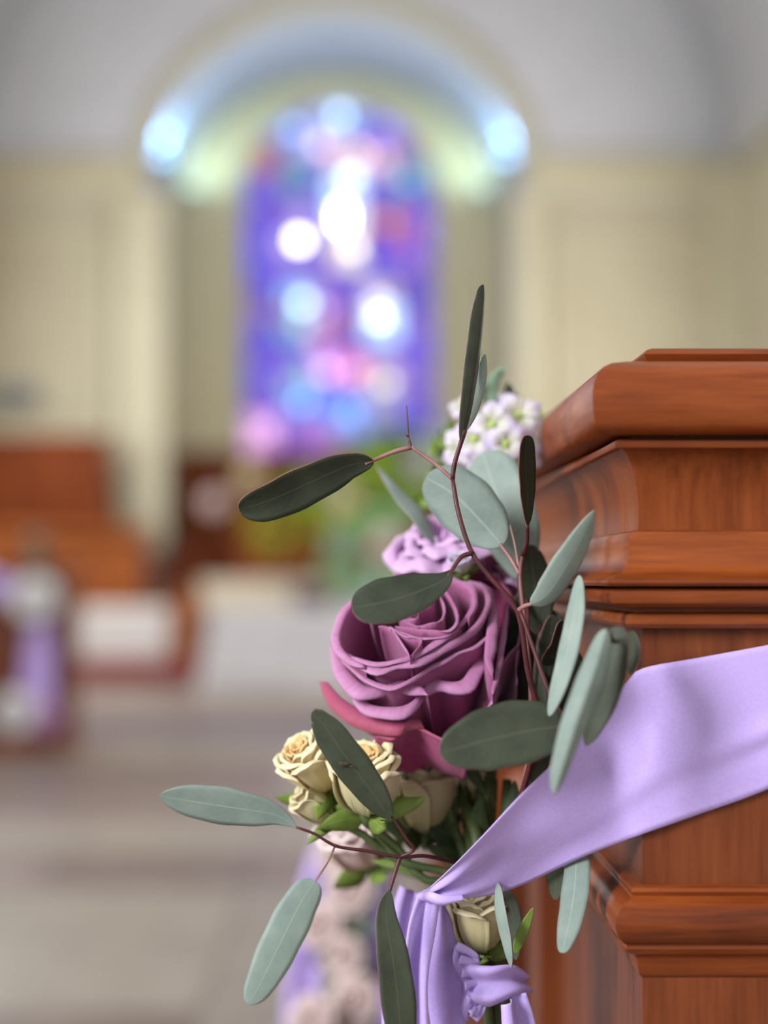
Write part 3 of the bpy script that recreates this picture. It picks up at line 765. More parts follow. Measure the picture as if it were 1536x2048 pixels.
# bowl
rp([(560, 130), (420, 165), (280, 260), (150, 390), (85, 520), (90, 640), (180, 735), (290, 772), (330, 775)], 0.063, 'rose', 0.0045)
rp([(170, 660), (280, 770), (420, 832), (545, 785), (700, 768), (850, 690), (1000, 600), (1130, 500), (1190, 410), (1225, 290), (1170, 185), (1060, 150)], 0.061, 'rose', 0.004)
rp([(200, 690), (370, 762), (560, 742), (720, 690), (870, 600), (1000, 490), (1075, 400), (1115, 290), (1060, 200)], 0.0635, 'rose', 0.003)
rp([(700, 120), (860, 120), (1000, 150), (1110, 220), (1130, 330), (1060, 430)], 0.066, 'rose', 0.003)
# heart
rp([(1000, 470), (960, 520), (860, 560), (720, 570), (600, 530), (500, 480)], 0.066, 'rose', 0.001, rb=0.004)
rp([(420, 480), (450, 470), (500, 490), (560, 560), (640, 700)], 0.067, 'rose', 0.0006, rb=0.004)
rp([(360, 420), (330, 330), (420, 240), (560, 190), (720, 150)], 0.065, 'rose', 0.0015, rb=0.004)
rp([(500, 480), (600, 545), (720, 572), (715, 610), (660, 670)], 0.0675, 'rose', 0.0006, rb=0.004)
rp([(540, 478), (660, 490), (790, 500), (920, 520), (985, 450), (970, 330), (920, 240), (860, 180)], 0.068, 'rose', 0.0012, rb=0.004)
rp([(580, 430), (700, 470), (840, 455), (890, 400), (880, 290), (820, 210), (700, 200)], 0.0685, 'rose', 0.001, rb=0.004)
rp([(560, 380), (620, 430), (680, 420), (700, 360), (660, 300), (590, 290), (550, 330)], 0.0695, 'rose', 0.001, rb=0.003)
rp([(690, 370), (740, 330), (800, 300), (820, 240), (790, 210), (720, 220), (640, 250)], 0.0695, 'rose', 0.001, rb=0.003)
rp([(600, 380), (640, 400), (665, 370), (640, 330), (600, 340)], 0.070, 'rose', 0.0006, rb=0.002)
# calyx and stem
bm_pts = [RF.w(Vector((0, 0, -0.012))), RF.w(Vector((0, 0, -0.006))), RF.w(Vector((0, 0, 0.001))), RF.w(Vector((0, 0, 0.008)))]
tube('calyx', bm_pts, [0.004, 0.0075, 0.008, 0.004], M['stem_green'], rose, 12, 10)
for k in range(5):
    a = 2*PI*k/5+0.3
    L = [RF.w(Vector((math.cos(a)*r, math.sin(a)*r, z))) for r, z in ((0.005, -0.003), (0.016, -0.002), (0.026, -0.006), (0.034, -0.014))]
    leaf(rose, None, 0.009, a=0.4, b=0.9, name='sepal', mats=[M['sepal_dark']]*3, world=L, n=12, m=5)
tube('stem', [RF.w(Vector((0, 0, -0.01))), RF.w(Vector((0.001, 0.004, -0.03))), P(948, 1650, 0.702), P(962, 1760, 0.692), P(985, 1900, 0.69), P(1000, 2120, 0.69)], 0.0032, M['stem_green'], rose, 8, 26)

# ================================================================ SPRAY ROSES AND OTHER BLOSSOMS
def blossom(name, label, cat, base, axis, R, H, layers, mat, sepals=5, sepal_mat='sepal', group=None, seed=0, stem=None, lipk=0.16, outer=None, ripple=0.03, low=False, sepal_len=1.0):
    """procedural rose-like flower: layers = [(count, radius fraction, height fraction)] from outside in"""
    rnd = random.Random(seed)
    fr = Frame(base, axis)
    t = thing(name, label, cat, fr.o, group)
    nr, ns = (12, 10) if low else (22, 14)
    for li, (cnt, rf, hf) in enumerate(layers):
        ph = rnd.uniform(0, 6.28)
        for c in range(cnt):
            a0 = ph+2*PI*c/cnt; half = PI/cnt*1.45 if cnt > 1 else 2.4
            rim = []
            for j in range(9):
                u = -1+j/4.0
                ang = a0+u*half
                rr = R*rf*(1-0.18*abs(u)**2+0.10*u+rnd.uniform(-ripple, ripple)*1.4)
                zz = H*hf*(1-0.22*abs(u)**3+rnd.uniform(-ripple, ripple))
                rim.append(Vector((math.cos(ang)*rr, math.sin(ang)*rr, zz)))
            petal(t, fr, rim, M[outer] if (outer and li == 0) else (M['peach_petal'] if (mat == 'cream_petal' and li >= 3) else M[mat]), rb=R*0.12, lip=R*lipk*rf, ns=ns, nr=nr, seed=li*7+c, ripple=R*0.02, thick=0.0003)
    tube('calyx', [fr.w(Vector((0, 0, z*R))) for z in (-0.45, -0.2, 0.02, 0.2)], [R*0.1, R*0.24, R*0.27, R*0.15], M['stem_green'], t, 10, 8)
    for k in range(sepals):
        a = 2*PI*k/sepals+seed
        lift = rnd.uniform(0.1, 0.7)
        L = [fr.w(Vector((math.cos(a)*r*R, math.sin(a)*r*R, z*R))) for r, z in ((0.15, -0.1), (0.75, 0.05+0.2*lift), (1.08*(0.5+0.5*sepal_len), 0.4*lift+0.1), (1.25*sepal_len, 0.9*lift*sepal_len))]
        leaf(t, None, R*0.62, a=0.4, b=1.0, name='sepal', mats=[M[sepal_mat]]*3, world=L, n=12, m=5, cup=0.3, seed=k, thick=0.0004)
    if stem:
        tube('stem', [fr.w(Vector((0, 0, -0.3*R)))]+ppts(stem), 0.0019, M['stem_green'], t, 8, 22)
    return t
BIND = [(955, 1770, 0.690), (985, 1910, 0.690), (1000, 2120, 0.690)]
LAY = [(5, 1.0, 0.86), (5, 0.84, 0.98), (4, 0.64, 1.02), (4, 0.44, 1.04), (3, 0.26, 1.04), (1, 0.13, 1.03)]
blossom('spray_rose', 'small cream spray rose facing left at the edge of the bouquet', 'rose', P(660, 1575, 0.690), (-0.55, -0.42, 0.72), 0.0145, 0.027, LAY, 'cream_petal', seed=2, stem=[(740, 1650, 0.694), (800, 1720, 0.692)]+BIND, group='cream spray roses', sepal_len=1.3)
blossom('spray_rose', 'pale yellow spray rose half hidden by the spotted eucalyptus leaf', 'rose', P(735, 1625, 0.682), (-0.05, -0.42, 0.9), 0.0168, 0.031, LAY, 'cream_petal', seed=5, stem=[(800, 1700, 0.694), (850, 1760, 0.692)]+BIND, group='cream spray roses', outer='cream_green', sepal_len=1.3)
blossom('spray_rose', 'beige spray rose in shade just below the mauve rose', 'rose', P(850, 1665, 0.722), (-0.05, -0.2, 1), 0.0185, 0.036, LAY, 'cream_green', seed=8, stem=[(890, 1720, 0.70)]+BIND, group='cream spray roses', sepal_mat='sepal_dark')
blossom('spray_rose', 'greenish cream rose half hidden right under the lilac sash', 'rose', P(962, 1902, 0.676), (-0.1, -0.28, 1), 0.0150, 0.030, LAY, 'cream_green', seed=11, stem=[(968, 1940, 0.684), (980, 2000, 0.690), (1000, 2120, 0.690)], group='cream spray roses')
blossom('spray_rose', 'pale blush rose blurred behind the eucalyptus twig', 'rose', P(735, 1725, 0.80), (-0.35, -0.5, 0.75), 0.020, 0.034, LAY, 'blush_petal', seed=14, stem=[(800, 1740, 0.76), (900, 1790, 0.70)]+BIND[1:], group='cream spray roses')
blossom('spray_rose', 'green-tinged cream bud beside the dark oval leaf', 'rose', P(945, 1600, 0.728), (0.0, -0.25, 1), 0.011, 0.022, LAY[:4], 'cream_green', seed=17, stem=[(950, 1700, 0.70)]+BIND, group='cream spray roses', sepal_mat='sepal_dark')
# extra green bud with pale sepals at the far left of the spray
blossom('rose_bud', 'green unopened rosebud with spiky sepals at the far left', 'rosebud', P(665, 1640, 0.688), (-0.75, -0.2, 0.62), 0.0088, 0.021, [(4, 1.0, 0.9), (3, 0.6, 1.0), (1, 0.3, 1.0)], 'cream_green', seed=21, stem=[(720, 1665, 0.692), (800, 1722, 0.692)]+BIND, sepal_len=1.5)
# lilac lisianthus behind the rose
LAY2 = [(5, 1.0, 0.8), (5, 0.75, 0.95), (4, 0.5, 1.0), (2, 0.2, 0.9)]
blossom('lilac_lisianthus', 'ruffled lilac blossom peeping out behind the mauve rose', 'flower', P(915, 1170, 0.748), (-0.25, -0.45, 0.85), 0.030, 0.030, LAY2, 'lilac_petal', seed=31, stem=[(960, 1400, 0.74), (960, 1700, 0.70)]+BIND[1:], lipk=0.3, ripple=0.07)
blossom('lilac_lisianthus', 'second lilac blossom tucked beside the dark stem at right', 'flower', P(1015, 1215, 0.745), (0.1, -0.4, 0.9), 0.017, 0.024, LAY2, 'lilac_petal', seed=33, stem=[(1000, 1400, 0.735), (975, 1700, 0.70)]+BIND[1:], lipk=0.3, ripple=0.07)
bb = blossom('white_bud', 'small white-green bud in front of the lilac blossom', 'bud', P(930, 1145, 0.715), (-0.3, -0.5, 0.8), 0.0065, 0.010, [(4, 1.0, 0.9), (3, 0.5, 1.0)], 'white_petal', seed=35, stem=[(960, 1250, 0.735), (960, 1500, 0.73), (958, 1700, 0.70)]+BIND[1:])

# white stock: spike of florets
st = thing('stock_flower', 'spike of white and lilac stock florets above the rose', 'flower', P(1000, 1150, 0.77))
tube('stem', ppts([(955, 690, 0.765), (965, 780, 0.77), (990, 880, 0.775), (1005, 1000, 0.775), (1000, 1200, 0.77), (975, 1600, 0.71), (960, 1760, 0.695), (990, 1950, 0.69)]), [0.001, 0.0016, 0.0022, 0.0024, 0.0024, 0.002], M['stem_green'], st, 8, 30)
def floret_mesh(seed):
    rnd = random.Random(seed); V, Fc, UV = [], [], []
    for k in range(4):
        a0 = k*PI/2+rnd.uniform(-0.2, 0.2)
        b = len(V)
        for i in range(7):
            v = i/6
            for j in range(7):
                u = -1+j/3
                half = 0.75*math.sin(PI*(0.15+0.72*v))**0.6
                ang = a0+u*half
                r = (0.14+0.86*v)*(1-0.16*u*u*v)
                z = 0.30*math.sin(v*2.4)-0.16*v*v+0.09*math.sin(5*u+seed+3*k)*v+rnd.uniform(-.02, .02)
                V.append((r*math.cos(ang), r*math.sin(ang), z)); UV.append((u*.5+.5, 1-v))
        Fc += grid_faces(7, 7, b)
    me = bpy.data.meshes.new('floret'); me.from_pydata(V, [], Fc); me.materials.append(M['white_petal'])
    ul = me.uv_layers.new(name='UVMap')
    for lp in me.loops: ul.data[lp.index].uv = UV[lp.vertex_index]
    me.polygons.foreach_set('use_smooth', [True]*len(me.polygons)); return me
fm = [floret_mesh(s) for s in range(4)]
bm = bmesh.new(); bmesh.ops.create_icosphere(bm, subdivisions=2, radius=0.2)
for v in bm.verts: v.co.z = v.co.z*1.5-0.1
cme = bpy.data.meshes.new('floret_center'); bm.to_mesh(cme); bm.free(); cme.materials.append(M['floret_green'])
rs = random.Random(4)
for k, (px, py, d, R) in enumerate([(985, 850, .752, 50), (1036, 832, .762, 52), (950, 878, .755, 46), (1012, 888, .748, 44), (1060, 866, .768, 44), (922, 896, .765, 44),
                                   (972, 925, .755, 44), (1034, 920, .760, 44), (924, 814, .785, 32), (1002, 812, .780, 38), (936, 940, .770, 38), (1070, 900, .785, 36)]):
    o = bpy.data.objects.new('floret', fm[k % 4]); COL.objects.link(o); o.parent = st
    o.location = P(px, py, d)-st.location; s = R*d/F; o.scale = (s, s, s)
    dirv = Vector((P(px, py, d)-P(990, 880, 0.79))); dirv = (dirv.normalized()+Vector((0, -0.7, 0.25))).normalized()
    o.rotation_euler = (dirv.to_track_quat('Z', 'Y') @ Matrix.Rotation(rs.uniform(0, 6), 3, 'Z').to_quaternion()).to_euler()
    c = bpy.data.objects.new('floret_center', cme); COL.objects.link(c); c.parent = o
for k, (px, py, d, R, dx, dz) in enumerate([(949, 676, .765, 9, 0, 1), (956, 697, .763, 9, .4, 1), (945, 708, .766, 10, -.5, 1), (958, 724, .765, 11, .5, .8), (943, 735, .767, 11, -.6, .8), (950, 758, .764, 12, -.2, .8),
        (935, 772, .77, 13, -.8, .6), (964, 770, .77, 13, .6, .6), (1075, 828, .79, 13, .8, .5), (945, 800, .77, 14, -.6, .5), (1092, 835, .80, 11, 1, .3), (985, 790, .775, 13, .6, .6)]):
    o = bpy.data.objects.new('bud', cme); COL.objects.link(o); o.parent = st
    s = R*d/F*4.0; o.location = P(px, py, d)-st.location; o.scale = (s*0.8, s*0.8, s)
    o.rotation_euler = Vector((dx, -0.2, dz)).to_track_quat('Z', 'Y').to_euler()
for (pts, w_, fc, rl) in [([(990, 810, .772), (985, 775, .77), (1000, 745, .768), (1015, 738, .765)], 26, 'top', 30), ([(1000, 815, .78), (1018, 790, .782), (1016, 765, .785)], 24, 'under', 10),
        ([(985, 815, .78), (975, 775, .785), (982, 752, .79)], 20, 'under', 25), ([(1005, 830, .778), (1025, 815, .776), (1035, 785, .77)], 22, 'top', 35)]:
    leaf(st, pts, w_, fc, rl, a=0.5, b=0.7, name='leaf', fold=0.2, mats=[M['foliage_teal'], M['leaf_under'], M['leaf_rim']])
# loose green filler sprig left of the stock
gs = thing('green_filler_sprig', 'sprig of small bright green leaves left of the white stock', 'foliage', P(880, 1000, .80))
tube('stem', ppts([(880, 860, .80), (888, 960, .79), (930, 1100, .77), (970, 1500, .73), (965, 1740, .70)]), 0.0011, M['stem_green'], gs, 6, 22)
rs = random.Random(9)
for k in range(20):
    px, py = 880+rs.uniform(-22, 22), 885+rs.uniform(-10, 160)
    d = 0.795+rs.uniform(-.02, .03); an = rs.uniform(0, 6.28)
    leaf(gs, [(px, py, d), (px+16*math.cos(an), py-8+12*math.sin(an), d+0.003), (px+34*math.cos(an), py-18+26*math.sin(an), d)], rs.uniform(16, 26), rs.choice(('top', 'under')), rs.uniform(-40, 40), name='leaf', mats=[M['sepal'], M['sepal'], M['sepal']], n=8, m=5, seed=k)

# ================================================================ EUCALYPTUS BRANCHES
def branch(label, loc): return thing('eucalyptus_branch', label, 'eucalyptus', loc, 'eucalyptus in the foreground bouquet')
def petiole(lf, pts, r=(0.0011, 0.0008), mat='stem_red'):
    o = tube('petiole', ppts(pts), list(r), M[mat], lf, 7, 12); return o
# A: tall branch rising over the rose
A = branch('tall eucalyptus branch with dark red stem rising above the mauve rose', P(1060, 1430, 0.640))
stemtube(A, [(965, 1780, .688), (1040, 1600, .665), (1075, 1440, .648), (1055, 1340, .640), (1035, 1222, .634), (985, 1160, .634), (945, 1108, .635), (918, 1030, .637), (905, 958, .640)], [0.0019, 0.0018, 0.0016, 0.0013, 0.0012], seg=36)
stemtube(A, [(905, 958, .640), (868, 926, .642), (822, 894, .645)], [0.0011, 0.0009], 'stem_pink')
stemtube(A, [(822, 895, .645), (817, 872, .646), (815, 840, .647), (813, 812, .648)], [0.0009, 0.0005, 0.0004, 0.0003])
stemtube(A, [(818, 874, .646), (812, 870, .645)], [0.0006, 0.0003])
l = leaf(A, [(922, 885, .641), (940, 800, .643), (957, 690, .646), (966, 600, .65), (966, 570, .651)], 28, 'under', 48, 64, a=0.55, b=0.5, fold=-0.25, cup=-0.2)
petiole(l, [(905, 958, .640), (908, 930, .640), (918, 895, .641), (928, 860, .6415)])
l = leaf(A, [(932, 862, .650), (948, 815, .650), (962, 760, .651), (970, 708, .652)], 25, 'top', 20, a=0.6, b=0.6, cup=0.15)
petiole(l, [(905, 958, .640), (914, 915, .645), (932, 862, .650)], (0.0008, 0.0006))
l = leaf(A, [(748, 924, .645), (700, 930, .643), (620, 965, .640), (540, 1000, .639), (478, 1020, .640)], 80, 'under', -22, -30, a=0.55, b=0.38, cup=0.18, wav=0.04, seed=2)
petiole(l, [(822, 895, .645), (790, 903, .645), (760, 915, .645), (730, 928, .6445)], mat='stem_pink')
l = leaf(A, [(908, 1138, .628), (880, 1165, .624), (820, 1190, .618), (760, 1207, .614), (703, 1216, .613)], 92, 'under', 18, 26, a=0.95, b=0.45, cup=0.12, wav=0.03, seed=4)
petiole(l, [(945, 1106, .635), (925, 1112, .632), (912, 1128, .629), (895, 1155, .626)])
# B: branch with the broad round leaves beside the pew
B = branch('eucalyptus branch with broad round leaves left of the pew cap', P(1045, 1300, 0.668))
stemtube(B, [(975, 1790, .694), (1050, 1560, .678), (1062, 1400, .668), (1050, 1250, .664), (1040, 1150, .662), (1046, 1110, .658), (1053, 1085, .653)], [0.0017, 0.0016, 0.0014, 0.0012, 0.0009], 'stem_pink', seg=30)
stemtube(B, [(1040, 1150, .662), (1030, 1090, .668), (1020, 1050, .672)], [0.0008, 0.0005], 'stem_pink')
l = leaf(B, [(1004, 1090, .668), (965, 1045, .673), (910, 990, .680), (852, 955, .685)], 122, 'top', 12, 4, a=0.5, b=0.42, cup=0.08, seed=6)
petiole(l, [(1040, 1150, .662), (1022, 1118, .665), (1000, 1088, .668)], mat='stem_pink')
l = leaf(B, [(1050, 1160, .700), (1020, 1060, .705), (990, 980, .712), (965, 905, .72)], 128, 'top', -18, a=0.55, b=0.4, cup=0.1, seed=7)
petiole(l, [(1055, 1300, .672), (1055, 1220, .690), (1050, 1155, .700)])
l = leaf(B, [(1055, 1052, .646), (1052, 980, .640), (1050, 920, .636), (1052, 870, .634)], 34, 'under', 42, 48, a=0.6, b=0.32, cup=0.2, seed=8)
petiole(l, [(1046, 1110, .658), (1054, 1085, .652), (1055, 1050, .646)])
# C: leaves against the pew
Cc = branch('eucalyptus branch with narrow pale leaves pressed against the pew corner', P(1110, 1440, 0.620))
stemtube(Cc, [(985, 1800, .688), (1060, 1640, .655), (1120, 1480, .628), (1128, 1440, .624), (1100, 1390, .624), (1068, 1300, .628), (1040, 1220, .632)], [0.0017, 0.0015, 0.0014, 0.0012, 0.001], seg=30)
l = leaf(Cc, [(1062, 1210, .626), (1095, 1190, .622), (1135, 1130, .618), (1165, 1075, .614), (1189, 1020, .611)], 56, 'top', 30, 42, a=0.5, b=0.75, cup=0.12, fold=0.1, seed=10)
petiole(l, [(1038, 1220, .632), (1050, 1212, .629), (1066, 1207, .626)], mat='stem_pink')
l = leaf(Cc, [(1158, 1150, .612), (1148, 1230, .608), (1130, 1320, .604), (1098, 1432, .602)], 40, 'top', 38, 30, a=0.5, b=0.5, cup=0.15, seed=11)
l = leaf(Cc, [(1212, 1258, .578), (1190, 1335, .572), (1152, 1450, .568), (1110, 1588, .566)], 52, 'top', 0, -30, a=0.35, b=0.45, fold=0.7, seed=12)
leaf(Cc, [(1238, 1252, .590), (1226, 1330, .589), (1204, 1410, .590), (1172, 1492, .592)], 62, 'under', 25, 10, a=0.4, b=0.6, cup=0.1, seed=42)
petiole(l, [(1120, 1480, .628), (1190, 1380, .61), (1225, 1290, .592), (1214, 1262, .579)])
l = leaf(Cc, [(1132, 1452, .606), (1060, 1462, .603), (970, 1482, .599), (880, 1508, .596)], 130, 'under', 22, 10, a=0.42, b=0.48, cup=0.12, seed=13, name='leaf')
petiole(l, [(1112, 1478, .626), (1122, 1462, .614), (1122, 1458, .606)])
l = leaf(Cc, [(1262, 1262, .606), (1268, 1300, .604), (1262, 1350, .602)], 26, 'under', 40, a=0.5, b=0.6, seed=14)
# D: low branch spreading to the left
Dd = branch('low eucalyptus twig with wine-red stem spreading to the lower left', P(905, 1725, 0.660))
stemtube(Dd, [(965, 1745, .675), (905, 1725, .660), (850, 1712, .650), (800, 1714, .642), (735, 1702, .638), (672, 1692, .634), (630, 1668, .632), (592, 1654, .631)], [0.0012, 0.0011, 0.001, 0.0009, 0.0007], seg=34)
stemtube(Dd, [(672, 1692, .634), (666, 1699, .633)], [0.0006, 0.0004])
stemtube(Dd, [(800, 1714, .642), (828, 1700, .640), (815, 1680, .638), (795, 1650, .636), (782, 1632, .635)], [0.0009, 0.0008, 0.0006])
l = leaf(Dd, [(780, 1635, .634), (745, 1585, .631), (690, 1510, .628), (640, 1440, .626), (622, 1430, .626)], 72, 'under', -12, a=0.5, b=0.45, cup=0.06, seed=15)
sp = P(688, 1528, .6275)
for (dx, dy, r) in ((0, 0, .0013), (3, -1, .0009), (-4, -3, .0007), (16, 5, .0006)):
    q = P(688+dx, 1528+dy, .6268)
    V = [q+Vector((0, -0.0005, 0))]+[q+Vector((r*1.9*math.cos(k*PI/4), 0.0004, r*0.7*math.sin(k*PI/4))) for k in range(8)]
    mesh('blemish', V, [(0, 1+k, 1+(k+1) % 8) for k in range(8)], M['spot'], l)
l = leaf(Dd, [(594, 1654, .631), (550, 1630, .630), (480, 1618, .628), (400, 1606, .627), (319, 1592, .627)], 74, 'top', -14, -28, a=0.85, b=0.62, cup=0.05, wav=0.05, seed=16)
l = leaf(Dd, [(630, 1762, .622), (600, 1810, .619), (560, 1890, .616), (520, 1970, .614), (496, 2008, .613)], 80, 'top', -10, a=0.32, b=0.42, cup=0.1, seed=17)
petiole(l, [(667, 1699, .633), (655, 1725, .628), (630, 1764, .622)], (0.0005, 0.0004), 'stem_pink')
l = leaf(Dd, [(778, 1780, .637), (772, 1830, .634), (786, 1920, .630), (800, 2040, .628), (802, 2110, .628)], 70, 'under', -14, a=0.6, b=0.35, cup=0.08, seed=18)
petiole(l, [(800, 1714, .642), (790, 1745, .640), (776, 1792, .637)])
# E: leaves hanging below the sash, and one far leaf behind
E = branch('eucalyptus branch with grey leaves hanging below the lilac sash', P(1050, 1700, 0.660))
stemtube(E, [(975, 1740, .688), (1050, 1690, .668), (1120, 1670, .658), (1150, 1690, .652)], [0.0014, 0.001, 0.0008])
l = leaf(E, [(1150, 1680, .652), (1152, 1740, .640), (1143, 1820, .628), (1124, 1906, .620)], 54, 'top', 28, 20, a=0.35, b=0.4, cup=0.12, seed=20)
l = leaf(E, [(1095, 1690, .655), (1110, 1740, .652), (1112, 1800, .650)], 36, 'under', 40, a=0.5, b=0.5, seed=21)
l = leaf(E, [(995, 1765, .648), (1000, 1820, .644), (1012, 1880, .643), (1022, 1935, .643)], 22, 'top', 45, a=0.5, b=0.6, seed=22)
l = leaf(E, [(1012, 1775, .662), (1028, 1840, .660), (1032, 1920, .658)], 34, 'under', 20, a=0.5, b=0.6, seed=23)
l = leaf(E, [(1030, 1905, .655), (1045, 1865, .65), (1066, 1815, .645)], 22, 'under', 20, a=0.5, b=0.7, seed=24, mats=[M['sepal_dark'], M['sepal'], M['sepal']])
G = branch('thin grey eucalyptus shoot blurred left of the round leaf', P(900, 1130, 0.735))
stemtube(G, [(960, 1700, .70), (980, 1400, .735), (950, 1180, .735), (890, 1125, .735), (868, 1090, .735)], [0.0012, 0.001, 0.0008, 0.0007], 'stem_pink', seg=26)
l = leaf(G, [(872, 1095, .735), (840, 1035, .737), (800, 990, .74), (752, 930, .745)], 28, 'top', 50, a=0.5, b=0.9, cup=0.1, seed=25)
# F: dark leaves added to stand in for shade between rose and pew
Ff = branch('added dark eucalyptus branch standing in for shade between the mauve rose and the pew side', P(1080, 1400, 0.69))
stemtube(Ff, [(980, 1780, .694), (1040, 1600, .69), (1075, 1450, .69), (1080, 1250, .69)], [0.0016, 0.0014, 0.0012, 0.001])
for k, (pts, w_, fc, rl) in enumerate([([(1080, 1440, .688), (1098, 1340, .686), (1105, 1230, .684)], 62, 'under', 20), ([(1070, 1500, .690), (1075, 1420, .686), (1082, 1340, .684)], 40, 'under', -30),
        ([(1080, 1270, .692), (1070, 1180, .695), (1060, 1090, .70)], 70, 'under', 15), ([(1060, 1560, .686), (1090, 1500, .682), (1100, 1430, .68)], 46, 'under', 35), ([(1090, 1330, .68), (1118, 1290, .672), (1122, 1240, .668)], 40, 'under', 40), ([(1075, 1560, .70), (1095, 1450, .698), (1110, 1330, .696), (1105, 1220, .695)], 92, 'under', 10), ([(1090, 1500, .69), (1135, 1420, .682), (1150, 1300, .676)], 60, 'under', 30), ([(1058, 1490, .712), (1052, 1400, .712), (1048, 1290, .712), (1050, 1180, .714)], 96, 'under', 8), ([(1060, 1700, .70), (1080, 1620, .695), (1095, 1520, .69)], 70, 'under', -15)]):
    leaf(Ff, pts, w_, fc, rl, cup=0.12, seed=30+k)
# leaves and sepals on the shaded stems below the rose
gl = thing('rose_foliage', 'dark green rose leaves on the shaded stems under the mauve rose', 'foliage', P(930, 1700, 0.71))
tube('stem', ppts([(925, 1545, .725), (935, 1640, .712), (950, 1740, .698), (985, 1900, .694), (1002, 2120, .694)]), 0.0030, M['stem_green'], gl, 8, 24)
tube('stem', ppts([(985, 1560, .715), (980, 1640, .708), (966, 1740, .698), (1000, 1900, .686), (1015, 2120, .686)]), 0.0028, M['stem_green'], gl, 8, 24)
tube('stem', ppts([(1015, 1560, .715), (1005, 1660, .708), (975, 1760, .698), (975, 1900, .694), (980, 2120, .694)]), 0.0024, M['stem_green'], gl, 8, 24)
tube('stem', ppts([(885, 1560, .72), (905, 1640, .712), (940, 1750, .698), (965, 1900, .686), (985, 2120, .686)]), 0.0024, M['stem_green'], gl, 8, 24)
for k, (pts, w_) in enumerate([([(935, 1700, .712), (880, 1660, .712), (830, 1610, .715), (822, 1600, .715)], 44), ([(930, 1730, .705), (890, 1710, .70), (860, 1690, .70)], 36), ([(975, 1700, .70), (960, 1640, .70), (965, 1590, .705)], 40),
        ([(1010, 1650, .70), (1025, 1600, .70), (1030, 1560, .70)], 30), ([(850, 1740, .70), (800, 1728, .702), (740, 1722, .71)], 22), ([(900, 1660, .71), (900, 1600, .715), (890, 1550, .72)], 34)]):
    leaf(gl, pts, w_, 'top', 15*(-1)**k, a=0.5, b=0.8, cup=0.15, seed=50+k, mats=[M['sepal_dark'], M['sepal_dark'], M['sepal_dark']] if k != 4 else [M['sepal']]*3)

# ================================================================ RIBBONS
def ribbon(name, par, up, lo, mat='ribbon', n=70, m=15, wr=None, thick=0.0005):
    a, b = crom(ppts(up), n), crom(ppts(lo), n)
    V, UV = [], []
    for i in range(n):
        s = i/(n-1)
        tng = (a[min(i+1, n-1)]-a[max(i-1, 0)]).normalized()
        for j in range(m):
            t = j/(m-1)
            p = a[i].lerp(b[i], t)
            wid = b[i]-a[i]
            nrm = wid.cross(tng)
            if nrm.length > 1e-9: nrm.normalize()
            if nrm.y > 0: nrm = -nrm
            V.append(p+nrm*(wr(s, t) if wr else 0)); UV.append((s*4, t))
    o = mesh(name, V, grid_faces(n, m), M[mat], par, uv=UV)
    return solid(o, thick, 0.0)
def g(x, c, w_): return math.exp(-((x-c)/w_)**2)
sash = thing('satin_ribbon', 'wide lilac satin sash running from the pew to the bouquet knot', 'ribbon', P(1285, 1500, 0.622))
D0 = DP-0.0015
up = [(1700, 1258, D0), (1536, 1290, D0), (1400, 1315, D0), (1287, 1336, D0-.001), (1255, 1362, D0), (1200, 1422, .622), (1120, 1512, .620), (1040, 1592, .621), (960, 1682, .626), (905, 1742, .636), (862, 1776, .648), (838, 1786, .658)]
lo = [(1700, 1498, D0-.001), (1536, 1578, D0-.001), (1400, 1628, D0-.001), (1287, 1668, D0-.002), (1240, 1686, D0+.006), (1150, 1722, .640), (1050, 1768, .650), (980, 1795, .652), (930, 1803, .651), (890, 1802, .651), (858, 1800, .654), (838, 1792, .659)]
def wr1(s, t):
    e = max(0.0, 1-abs(s-0.45)*1.2)
    x = 0.0018*g(t, 0.60+0.25*(s-0.15), 0.07)*g(s, 0.0, 0.42)-0.0009*g(t, 0.72+0.25*(s-0.15), 0.06)*g(s, 0.0, 0.4)
    x += 0.0012*math.sin(t*9+s*5)*g(s, 0.55, 0.25)*0.8
    x += 0.004*math.sin(PI*t)*g(s, 0.85, 0.12)*(-1)
    x += 0.0022*math.sin(t*13-2)*g(s, 0.9, 0.10)
    return x
ribbon('band', sash, up, lo, wr=wr1, n=90, m=25)
ribbon('knot_fold', sash, [(925, 1790, .648), (885, 1790, .646), (858, 1782, .649), (838, 1786, .656)], [(927, 1796, .649), (888, 1810, .648), (860, 1804, .651), (838, 1799, .657)], wr=lambda s, t: 0.002*math.sin(PI*t), n=24, m=9)
ribbon('tail', sash, [(838, 1786, .655), (814, 1850, .650), (803, 1930, .648), (806, 2000, .648), (822, 2150, .650)], [(880, 1798, .653), (870, 1860, .652), (856, 1940, .652), (854, 2010, .652), (868, 2150, .652)], wr=lambda s, t: 0.0035*math.sin(t*8+1.2)*(0.3+0.7*math.sin(PI*min(1, s*1.2))), n=50, m=15)
ribbon('tail', sash, [(872, 1800, .664), (864, 1870, .664), (852, 1960, .664), (860, 2040, .664), (880, 2150, .664)], [(890, 1800, .668), (912, 1870, .670), (928, 1950, .672), (932, 2030, .672), (940, 2150, .672)], wr=lambda s, t: 0.002*math.sin(t*6), n=50, m=13)
ribbon('tail', sash, [(800, 1770, .70), (785, 1820, .70), (772, 1920, .70), (764, 2030, .70), (760, 2150, .70)], [(842, 1790, .70), (835, 1850, .70), (818, 1950, .70), (812, 2050, .70), (815, 2150, .70)], wr=lambda s, t: 0.002*math.sin(t*7), n=40, m=11)
wrap = thing('ribbon_wrap', 'ruffled lilac ribbon bound round the stems below the rosebud', 'ribbon', P(980, 2000, 0.67))
